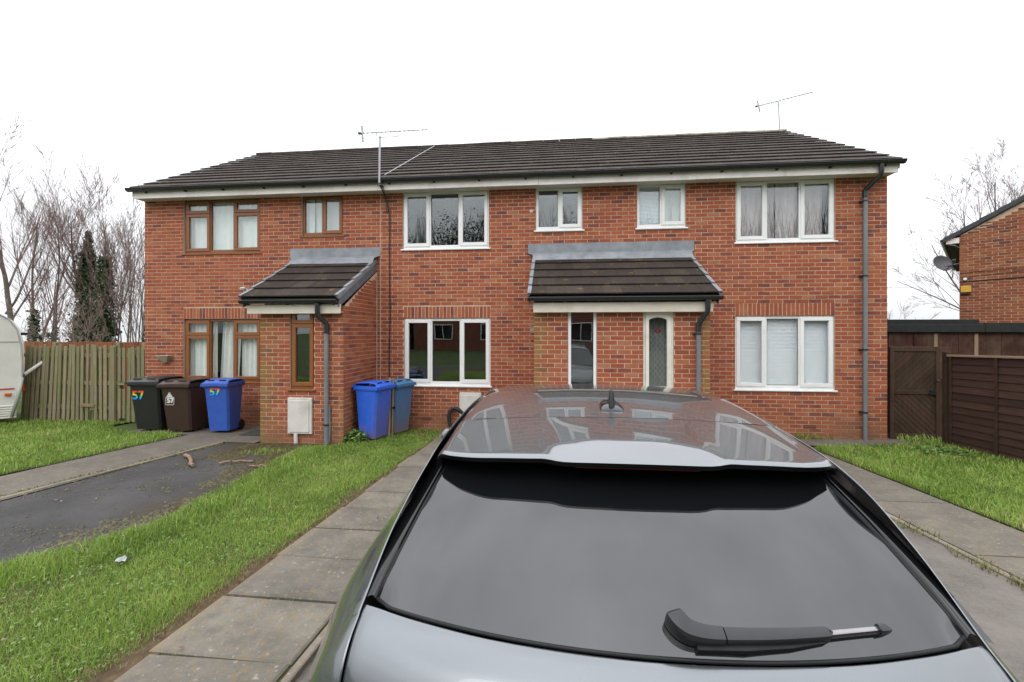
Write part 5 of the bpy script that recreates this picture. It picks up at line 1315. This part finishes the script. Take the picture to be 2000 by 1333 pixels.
# windscreen, bonnet, nose
ws = patch([[cp(a*w, q, z-.02*a*a) for a in (-1,-.5,0,.5,1)] for q, z, w in ((3.14,1.572,.585),(3.45,1.40,.65),(3.80,1.19,.72))], 4, 4); panel('windscreen', ws, M['carglass'], thick=0)
bn = patch([[cp(a*w, q, z-.045*a*a) for a in (-1,-.6,0,.6,1)] for q, z, w in ((3.78,1.20,.735),(4.2,1.15,.70),(4.6,1.08,.63),(4.9,.99,.52),(5.0,.88,.42))], 4, 4); panel('bonnet', bn, M['paint'], thick=.003)
ns_ = patch([[cp(a*w, q-.0*abs(a), z) for a in (-1,-.5,0,.5,1)] for q, z, w in ((5.0,.88,.42),(5.06,.70,.52),(5.06,.50,.56),(5.0,.30,.57))], 4, 4); panel('front_bumper', ns_, M['plastic'], thick=.003)
rbm = patch([[cp(a*w, q+.11*a*a, z) for a in (-1,-.5,0,.5,1)] for q, z, w in ((.69,.74,.73),(.63,.68,.74),(.62,.52,.735),(.70,.42,.72))], 4, 4); panel('rear_bumper', rbm, M['paint'], thick=.003)
m_ = MB(); m_.box(-.72,.72,.8-2.2,4.9-2.2,.40,.46); m_.box(-.55,.55,.85-2.2,1.2-2.2,.46,1.2); m_.build('underbody', M['black'], car)
# tail lights wrap the corner under the shoulder
tlg = []
for r in RC[1:7]:
    b2, b3, b4 = (cp(*r[k]) for k in (2, 3, 4)); tlg.append([b2.lerp(b3, .55)+Vector((.010,-.012,-.035)), b2.lerp(b3, .8)+Vector((.014,-.012,-.03)), b3.lerp(b4, .12)+Vector((.014,-.010,-.02)), b3.lerp(b4, .42)+Vector((.010,-.006,-.01))])
panel('tail_light', patch(tlg, 4, 4), M['redlens'], False, 0); panel('tail_light', mir(patch(tlg, 4, 4)), M['redlens'], False, 0)
for s_ in (-1, 1):
    hg = patch([[cp(s_*a, q, z+.006) for a, q, z in r] for r in (((.45,4.99,.86),(.62,4.90,.92),(.72,4.72,.965)),((.47,5.01,.78),(.66,4.88,.84),(.78,4.68,.885)))], 3, 4); panel('headlight', hg, M['lens'], thick=0)
    m_ = MB(); m_.cbox(s_*.98-.10,s_*.98+.10,3.25-2.2-.05,3.25-2.2+.06,1.10,1.24,.03); m_.tube([cp(s_*.79,3.28,1.16), cp(s_*.92,3.26,1.15)], .03, 8); m_.build('wing_mirror', M['paint'], car, smooth=True, auto=40)
    for q in (1.42, 4.06):
        gzq = -.035*(q-D); c = cp(s_*(.865 if q < 2 else .825), q, gzq+.315); m_ = MB()
        m_.tube([c-Vector((s_*.10,0,0)), c+Vector((s_*.085,0,0))], .313, 28); w_ = m_.build('wheel', M['rubber'], car, smooth=True, auto=40)
        r_ = MB(); c2 = c+Vector((s_*.088,0,0)); r_.tube([c2, c2+Vector((s_*.006,0,0))], .06, 12)
        for k in range(10):
            an = k*.628; u_ = Vector((0,math.cos(an),math.sin(an))); v_ = Vector((0,-math.sin(an),math.cos(an)))*.022
            r_.add([c2+u_*.05-v_, c2+u_*.05+v_, c2+u_*.205+v_*1.2, c2+u_*.205-v_*1.2], [(0,1,2,3)])
        r_.tube([c2-Vector((s_*.004,0,0)), c2+Vector((s_*.004,0,0))], .215, 24, .5, 0, False); r_.build('rim', M['silver'], w_)
# shark fin aerial
m_ = MB(); qb = 1.735; zb = 1.672
base = []
for q, w, h in ((qb-.085,.028,.0),(qb-.068,.044,.014),(qb-.02,.047,.024),(qb+.05,.038,.026),(qb+.11,.018,.014),(qb+.135,.004,.0)):
    zz_ = zb+(q-qb)*.055; base.append([cp(-w,q,zz_-.002), cp(-w*.82,q,zz_+h*.7), cp(0,q,zz_+h), cp(w*.82,q,zz_+h*.7), cp(w,q,zz_-.002)])
grid_mesh(m_, patch(base, 3, 3)); fin = m_.build('shark_fin', M['gloss_black'], car, smooth=True)
m_ = MB(); fr_ = []
for h, q0, q1, w in ((.010,qb-.055,qb+.11,.0125),(.03,qb-.052,qb+.08,.0115),(.05,qb-.047,qb+.05,.0100),(.068,qb-.040,qb+.015,.0082),(.075,qb-.034,qb-.005,.005)):
    fr_.append([cp(0,q0,zb+h), cp(-w,q0+.012,zb+h), cp(-w*.6,(q0+q1)/2,zb+h), cp(0,q1,zb+h), cp(w*.6,(q0+q1)/2,zb+h), cp(w,q0+.012,zb+h), cp(0,q0,zb+h)])
grid_mesh(m_, fr_); m_.add(fr_[-1][:6], [(0,1,2,3,4,5)]); m_.build('fin_blade', M['plastic'], fin, smooth=True, auto=50)
# wiper: follows the glass, arm cover, blade holder, steel strip, end cap
def gp_(x, v, h=0):
    wa = .632+(.535-.632)*v; p = gl(x/wa, v); n_ = Vector((0,-.50,.86)); return p+n_*h
def bar(mb, path, prof):
    """path of (x, v, width, height) on the glass, swept with a rounded section square to the path"""
    if len(path) > 4: path = [tuple(q_) for q_ in spline([Vector(t_) for t_ in path], 4)]
    G = []; C_ = [gp_(x, v) for x, v, _, _ in path]
    for k, (x, v, wv, h) in enumerate(path):
        tg_ = (C_[min(k+1, len(C_)-1)]-C_[max(k-1, 0)]).normalized(); n_ = Vector((0,-.50,.86)).normalized(); sd_ = n_.cross(tg_).normalized()
        r = [C_[k]+sd_*(wv*u)+n_*(h*q_) for u, q_ in prof]; r.append(r[0].copy()); G.append(r)
    grid_mesh(mb, G)
    for e in (G[0], G[-1]): mb.add(e[:-1], [tuple(range(len(e)-1))])
PRF = [(-.5,.05),(-.5,.75),(-.42,.95),(-.2,1.0),(.2,1.0),(.42,.95),(.5,.75),(.5,.05)]
wp = MB()
bar(wp, [(.0225,.121,.010,.018),(.0230,.119,.025,.030),(.0245,.112,.034,.037),(.028,.098,.038,.040),(.036,.080,.037,.040),(.049,.066,.035,.038),(.068,.058,.032,.036),(.090,.055,.030,.034),(.112,.055,.029,.033)], PRF)
wiper = wp.build('wiper', M['plastic'], car, smooth=True, auto=35)
wp = MB(); bar(wp, [(.115,.055,.0275,.031),(.19,.058,.0255,.028),(.26,.062,.023,.025),(.318,.066,.021,.022),(.323,.066,.015,.016)], PRF); wp.build('wiper_arm', M['plastic'], wiper, smooth=True, auto=35)
wp = MB(); bar(wp, [(.06,.024,.012,.014),(.15,.026,.014,.016),(.24,.034,.010,.012),(.31,.044,.004,.009)], PRF); wp.build('blade_holder', M['black'], wiper, smooth=True, auto=35)
wp = MB(); bar(wp, [(.323,.066,.010,.015),(.436,.071,.009,.012)], PRF); wp.build('steel_strip', M['silver'], wiper)
wp = MB(); bar(wp, [(.323,.058,.008,.009),(.436,.063,.008,.008)], PRF); wp.build('rubber_blade', M['black'], wiper)
wp = MB(); bar(wp, [(.434,.070,.017,.017),(.448,.070,.016,.016),(.462,.066,.006,.010)], PRF); wp.build('end_cap', M['plastic'], wiper)
# number plate recess light strip kept plain; tailgate shut line
# ------------------------------------------------------------------ small things on the ground
random.seed(9)
def stick(label, a, b, r, kink=0):
    n = 7; pts = []
    for i in range(n):
        f = i/(n-1); x, y = a[0]+(b[0]-a[0])*f, a[1]+(b[1]-a[1])*f
        pts.append(Vector((x+random.uniform(-.012,.012)+kink*math.sin(f*5), y+random.uniform(-.01,.01), gz(y)+r+.004+(.02 if 0 < i < n-1 else 0)*random.random())))
    m_ = MB(); m_.tube(pts, [r*random.uniform(.85,1.1)*(1 if i < n-1 else .9) for i in range(n)], 8); k = pts[2]; m_.tube([k, k+Vector((.03,-.03,.035))], [r*.6,r*.45], 6)
    return tag(m_.build('branch', M['stick'], smooth=True, auto=50), label, 'branch', 'cut branches on the left driveway')
def G2(px, py):
    u = (px-1000)/F; dx = u*cs-sn; dy = u*sn+cs; v = (py-CY)/F; t = (H-.035*D)/(v-.035*dy); return (t*dx, t*dy-D)
stick('thick crooked cut branch lying lengthwise on the dark driveway', G2(362,893), G2(380,914), .026, .03)
stick('straight pale cut branch lying across the dark driveway', G2(430,908), G2(493,904), .016)
stick('short thin cut branch half in the grass edge of the driveway', G2(487,913), G2(520,915), .013)
lx, ly = G2(241,1106)
m_ = MB(); vs = []
for i in range(5):
    for j in range(4): vs.append((lx-.045+i*.022+random.uniform(-.004,.004), ly-.03+j*.022, gz(ly)+.045+random.uniform(-.010,.016)+.012*math.sin(i*2)))
m_.add(vs, [(i*4+j,i*4+j+1,(i+1)*4+j+1,(i+1)*4+j) for i in range(4) for j in range(3)]); tag(m_.build('litter', M['litter']), 'crumpled white and yellow wrapper lying in the grass', 'litter')
rx, ry = G2(822,852)
m_ = MB(); m_.cbox(rx-.03,rx+.04,ry-.02,ry+.02,gz(ry),gz(ry)+.05,.008); tag(m_.build('brick_chip', M['brick']), 'small orange brick chip on the grass near the house wall', 'stone')

# ------------------------------------------------------------------ grass
def inpoly(x, y, P):
    c = np.zeros(x.shape, bool); j = len(P)-1
    for i in range(len(P)):
        xi, yi = P[i]; xj, yj = P[j]; m_ = ((yi > y) != (yj > y)) & (x < (xj-xi)*(y-yi)/(yj-yi+1e-12)+xi); c ^= m_; j = i
    return c
def vnoise(x, y, s, seed):
    r = np.random.default_rng(seed); T = r.random((64,64)); xs, ys = x*s, y*s; i, j = np.floor(xs).astype(int), np.floor(ys).astype(int); f, g_ = xs-i, ys-j; f, g_ = f*f*(3-2*f), g_*g_*(3-2*g_)
    return (T[i%64,j%64]*(1-f)+T[(i+1)%64,j%64]*f)*(1-g_)+(T[i%64,(j+1)%64]*(1-f)+T[(i+1)%64,(j+1)%64]*f)*g_
def blades(name, poly, dens, hmin, hmax, wid, mat=None, near=None, label=None, dry=.05, thin=0.):
    P = np.array(poly); x0, y0 = P.min(0); x1, y1 = P.max(0); n = int(dens*(x1-x0)*(y1-y0))
    x = rng.uniform(x0, x1, n); y = rng.uniform(y0, y1, n); k = inpoly(x, y, poly); x, y = x[k], y[k]
    d = np.hypot(x, y+D); keep = rng.random(len(x)) < np.clip((near or 4.0)/d, .12, 1)**1.3
    # wobble the edge so that it is not cut with a ruler
    k2 = inpoly(x+(vnoise(x, y, 4, 3)-.5)*.14, y+(vnoise(x, y, 4, 4)-.5)*.14, poly); keep &= k2
    cl = vnoise(x, y, 2.6, 5)*.6+vnoise(x, y, 9, 6)*.4
    keep &= rng.random(len(x)) > thin*(1-cl)
    x, y, d, cl = x[keep], y[keep], d[keep], cl[keep]; n = len(x)
    h = (hmin+(hmax-hmin)*rng.random(n)**1.4)*(.55+.9*cl); w = wid*rng.uniform(.6,1.3,n)*np.clip(d/3.5, 1, 2.6)
    az = rng.uniform(0, 2*np.pi, n); lean = rng.uniform(.15,.95,n)*h*(.6+.8*rng.random(n)); th = az+np.pi/2+rng.normal(0,.4,n)
    zg = np.where(y < 0, -.035*y, 0)-.004
    ca, sa, ct, st_ = np.cos(az), np.sin(az), np.cos(th), np.sin(th)
    V = np.zeros((n,5,3))
    V[:,0] = np.stack([x-ct*w, y-st_*w, zg], 1); V[:,1] = np.stack([x+ct*w, y+st_*w, zg], 1)
    mx_, my_ = x+ca*lean*.35, y+sa*lean*.35
    V[:,2] = np.stack([mx_+ct*w*.8, my_+st_*w*.8, zg+h*.6], 1); V[:,3] = np.stack([mx_-ct*w*.8, my_-st_*w*.8, zg+h*.6], 1)
    V[:,4] = np.stack([x+ca*lean, y+sa*lean, zg+h*np.clip(1.05-lean/h*.35, .5, 1)], 1)
    me = bpy.data.meshes.new(name); me.vertices.add(n*5); me.vertices.foreach_set('co', V.ravel())
    b = np.arange(n)*5; loops = np.stack([b,b+1,b+2,b+3,b+3,b+2,b+4], 1).ravel(); me.loops.add(n*7); me.loops.foreach_set('vertex_index', loops.astype(np.int32))
    ls = np.stack([np.arange(n)*7, np.arange(n)*7+4], 1).ravel(); me.polygons.add(n*2); me.polygons.foreach_set('loop_start', ls.astype(np.int32))
    tone = np.clip(.18+.55*rng.random(n)*(.6+.6*cl)+.12*vnoise(x, y, 1.1, 8), 0, .93); tone[rng.random(n) < dry] = 1.0
    me.update(calc_edges=True); at_ = me.attributes.new('tone', 'FLOAT', 'FACE'); at_.data.foreach_set('value', np.repeat(tone, 2).astype(np.float32))
    me.materials.append(mat or M['grass']); me.validate(); o = link(name, me); o['kind'] = 'stuff'
    if label: o['label'] = label
    return o
MID = [(-4.75,-9.2),(-4.35,-6.2),(-4.2,-5.6),(-3.75,-4.9),(-3.95,-3.9),(-4.0,-3.2),(-4.15,-2.5),(-4.2,-1.75),(-3.72,-1.50),(-3.66,-.05),(-1.95,-.05),(-2.18,-.9),(-2.25,-3),(-2.27,-6.5),(-2.28,-9.2)]
LEFT = [(-16,-9),(-7.35,-9),(-7.15,-3.9),(-7.05,-3.0),(-6.95,-1.15),(-7.3,-.98),(-8.35,-.98),(-9.3,-.4),(-9.3,.2),(-16,.2)]
RIGHT = [(4.27,-8),(7.6,-8),(7.6,-.35),(6.4,-.30),(4.6,-.66),(4.22,-.95),(4.24,-3)]
sheet('lawn_edge', [(-2.42,-9.2),(-2.15,-9.2),(-2.12,-.9),(-2.36,-.9)], M['dirt'], .0065); sheet('middle_lawn', MID, M['soil'], .002); sheet('left_lawn', LEFT, M['soil'], .008); sheet('right_lawn', RIGHT, M['soil'], .010)
blades('grass', MID, 16500, .018, .068, .0017, near=3.6, dry=.045, thin=.35)
blades('grass', LEFT, 5200, .035, .10, .0021, near=5.2, dry=.03)
blades('grass', RIGHT, 7200, .035, .11, .0021, near=4.4, dry=.06)
# longer tufts along edges
blades('edge_grass', [(-4.25,-6.6),(-4.0,-5.5),(-3.6,-4.8),(-3.8,-3.2),(-4.05,-2.2),(-3.8,-2.2),(-3.5,-3.2),(-3.3,-4.9),(-3.8,-6.6)], 3200, .06, .17, .0022, near=4.5, dry=.05, thin=.6)
blades('joint_weeds', [(3.20,-8),(3.36,-8),(3.38,-1.2),(3.20,-1.2)], 4200, .02, .075, .0024, mat=M['yellowweed'], near=5.5, dry=.02, thin=1.3)
blades('joint_weeds', [(-1.40,-8),(-1.32,-8),(-1.32,-1),(-1.40,-1)], 3600, .006, .028, .0016, mat=M['yellowweed'], near=4, dry=.02, thin=1.35)
blades('wall_weeds', [(4.3,-.13),(5.05,-.13),(5.05,.0),(4.3,.0)], 5000, .04,.16,.003, near=6, dry=.02, thin=.9)
blades('gate_weeds', [(6.15,-.25),(7.1,-.35),(7.1,.06),(6.15,.06)], 3200, .04,.16,.003, near=6, dry=.04, thin=.8)
blades('path_moss', [(-6.45,-6.5),(-6.3,-6.5),(-5.68,-1.6),(-5.86,-1.6)], 9000, .008, .034, .003, mat=M['yellowweed'], near=7, dry=.0, thin=.6)
blades('edge_thatch', [(-2.42,-8.5),(-2.20,-8.5),(-2.17,-1.2),(-2.36,-1.2)], 7000, .012, .05, .0018, mat=M['yellowweed'], near=4, dry=.02, thin=.75)
def moss_pads(name, poly, n, prob, seed, smin=.012, smax=.04):
    r = random.Random(seed); m_ = MB()
    for _ in range(n):
        x = r.uniform(min(p[0] for p in poly), max(p[0] for p in poly)); y = r.uniform(min(p[1] for p in poly), max(p[1] for p in poly))
        if not inpoly(np.array([x]), np.array([y]), poly)[0]: continue
        cl = vnoise(np.array([x]), np.array([y]), 3.3, 12)[0]*.6+vnoise(np.array([x]), np.array([y]), 11, 13)[0]*.4
        if cl < prob(x, y)+r.uniform(-.06,.06): continue
        k = 6; a0 = r.random()*6.28; R_ = r.uniform(smin, smax); vs = [(x, y, gz(y)+.004+R_*.28)]
        for i in range(k): rr = R_*r.uniform(.6,1.3); vs.append((x+rr*math.cos(a0+i*6.283/k), y+rr*math.sin(a0+i*6.283/k), gz(y)-.004))
        m_.add(vs, [(0, 1+i, 1+(i+1) % k) for i in range(k)], r.random())
    if m_.f: tag(m_.build(name, M['moss'], smooth=True), kind='stuff')
edge_x = lambda y: -3.75 if y < -3.9 else (-3.95 if y < -2.9 else -4.15)
moss_pads('moss_pads', [(-4.9,-6.2),(-3.6,-6.2),(-3.6,-2.6),(-5.0,-2.6)], 9000, lambda x, y: .43+max(0, (edge_x(y)-.02-x))*.55, 51, .008, .026)
moss_pads('moss_pads', [(-5.6,-2.7),(-3.75,-2.7),(-3.7,-1.45),(-5.3,-1.58)], 7000, lambda x, y: .49+.16*max(0, -x-4.6)-.10*(y > -1.9), 52, .008, .028)
moss_pads('moss_pads', [(-6.3,-6.5),(-4.4,-6.5),(-4.4,-2.6),(-5.8,-2.6)], 3000, lambda x, y: .56, 53, .006, .016)
blades('drive_grass', [(-4.95,-2.35),(-4.35,-2.35),(-4.3,-1.95),(-4.85,-1.95)], 2600, .02, .07, .002, near=6, dry=.05, thin=1.1)
for ys_ in ye[2:-1]:
    blades('joint_moss', [(-2.18,ys_-.008),(-1.40,ys_-.008),(-1.40,ys_+.014),(-2.18,ys_+.014)], 24000, .004, .018, .0018, mat=M['yellowweed'], near=3.4, dry=0, thin=1.0)
dl = MB(); random.seed(77)
for _ in range(420):
    x, y = random.choice(((random.uniform(-4.2,-1.4), random.uniform(-7,-.4)), (random.uniform(4.3,6.6), random.uniform(-5,-.7)), (random.uniform(-12,-7), random.uniform(-4.5,-.5)), (random.uniform(-6.2,-4.1), random.uniform(-4.5,-1.7))))
    a = random.random()*6.28; s_ = random.uniform(.008,.022); c = Vector((x, y, gz(y)+(.03+random.random()*.02 if (-4 < x < -2.3 or x < -7 or x > 4.3) else .012)))
    if -2.2 < x < -1.38: c.z = gz(y)+.034
    u_ = Vector((math.cos(a), math.sin(a), random.uniform(-.2,.4)))*s_; v_ = Vector((-math.sin(a), math.cos(a), random.uniform(-.3,.3)))*s_*.55
    dl.add([c-u_, c-u_*.2+v_, c+u_, c-u_*.2-v_], [(0,1,2),(0,2,3)], random.random())
tag(dl.build('fallen_leaves', leaf_mat('dead_leaves', (.07,.04,.02), (.14,.08,.04), (.24,.16,.09))), kind='stuff')
# broad-leaved weeds in the lawn
lv = MB(); random.seed(31)
for _ in range(5200):
    f = random.random(); x, y = random.uniform(-4.3,-2.3), -6.9+6.6*random.random()**1.3
    if not inpoly(np.array([x]), np.array([y]), MID)[0]: continue
    if vnoise(np.array([x]), np.array([y]), 2.1, 9)[0] < .5: continue
    c = Vector((x, y, gz(y)+random.uniform(.015,.045))); s_ = random.uniform(.006,.013); a = random.random()*6.28
    u_ = Vector((math.cos(a),math.sin(a),random.uniform(-.1,.5)))*s_; v_ = Vector((-math.sin(a),math.cos(a),random.uniform(-.3,.3)))*s_*.7
    lv.add([c-u_, c+v_, c+u_, c-v_], [(0,1,2,3)], random.random())
tag(lv.build('clover', M['weed']), kind='stuff')
def leafy(label, base, R_, h, n, mat, seed, sz=.04, cat='plant', name='weed_plant'):
    random.seed(seed); t = thing(name, label, cat, base); st_ = MB(); lf = MB()
    for k in range(9):
        a = random.random()*6.28; e = Vector((R_*.8*math.cos(a)*random.random(), R_*.6*math.sin(a)*random.random(), h*random.uniform(.6,1))); st_.tube([(0,0,0), e*.5+Vector((0,0,.02)), e], [.006,.005,.003], 5)
    for _ in range(n):
        a = random.random()*6.283; r = R_*random.random()**.5; z = h*(1-(r/R_)**2*.6)*random.uniform(.3,1); c = Vector((r*math.cos(a), r*.7*math.sin(a), z)); s_ = sz*random.uniform(.6,1.3)
        d_ = Vector((math.cos(a)+random.gauss(0,.5),math.sin(a)+random.gauss(0,.5),random.uniform(-.4,.4))).normalized(); v_ = d_.cross(Vector((random.gauss(0,.3),random.gauss(0,.3),1))).normalized()
        lf.add([c-d_*s_, c-d_*s_*.2+v_*s_*.6, c+d_*s_, c-d_*s_*.2-v_*s_*.6], [(0,1,2,3)], random.random())
    st_.build('stem', M['weed'], t); lf.build('leaves', mat, t); return t
leafy('bushy green weed at the foot of the left porch corner', (-3.52,-1.30,gz(-1.3)), .24, .24, 320, M['weed'], 41, .035)
leafy('low leafy weed patch in front of the lap fence', (6.05,-1.05,gz(-1)), .42, .14, 330, M['weed'], 42, .03)
print('tris', sum(len(o.data.polygons) for o in bpy.data.objects if o.type == 'MESH'), len(bpy.data.objects))
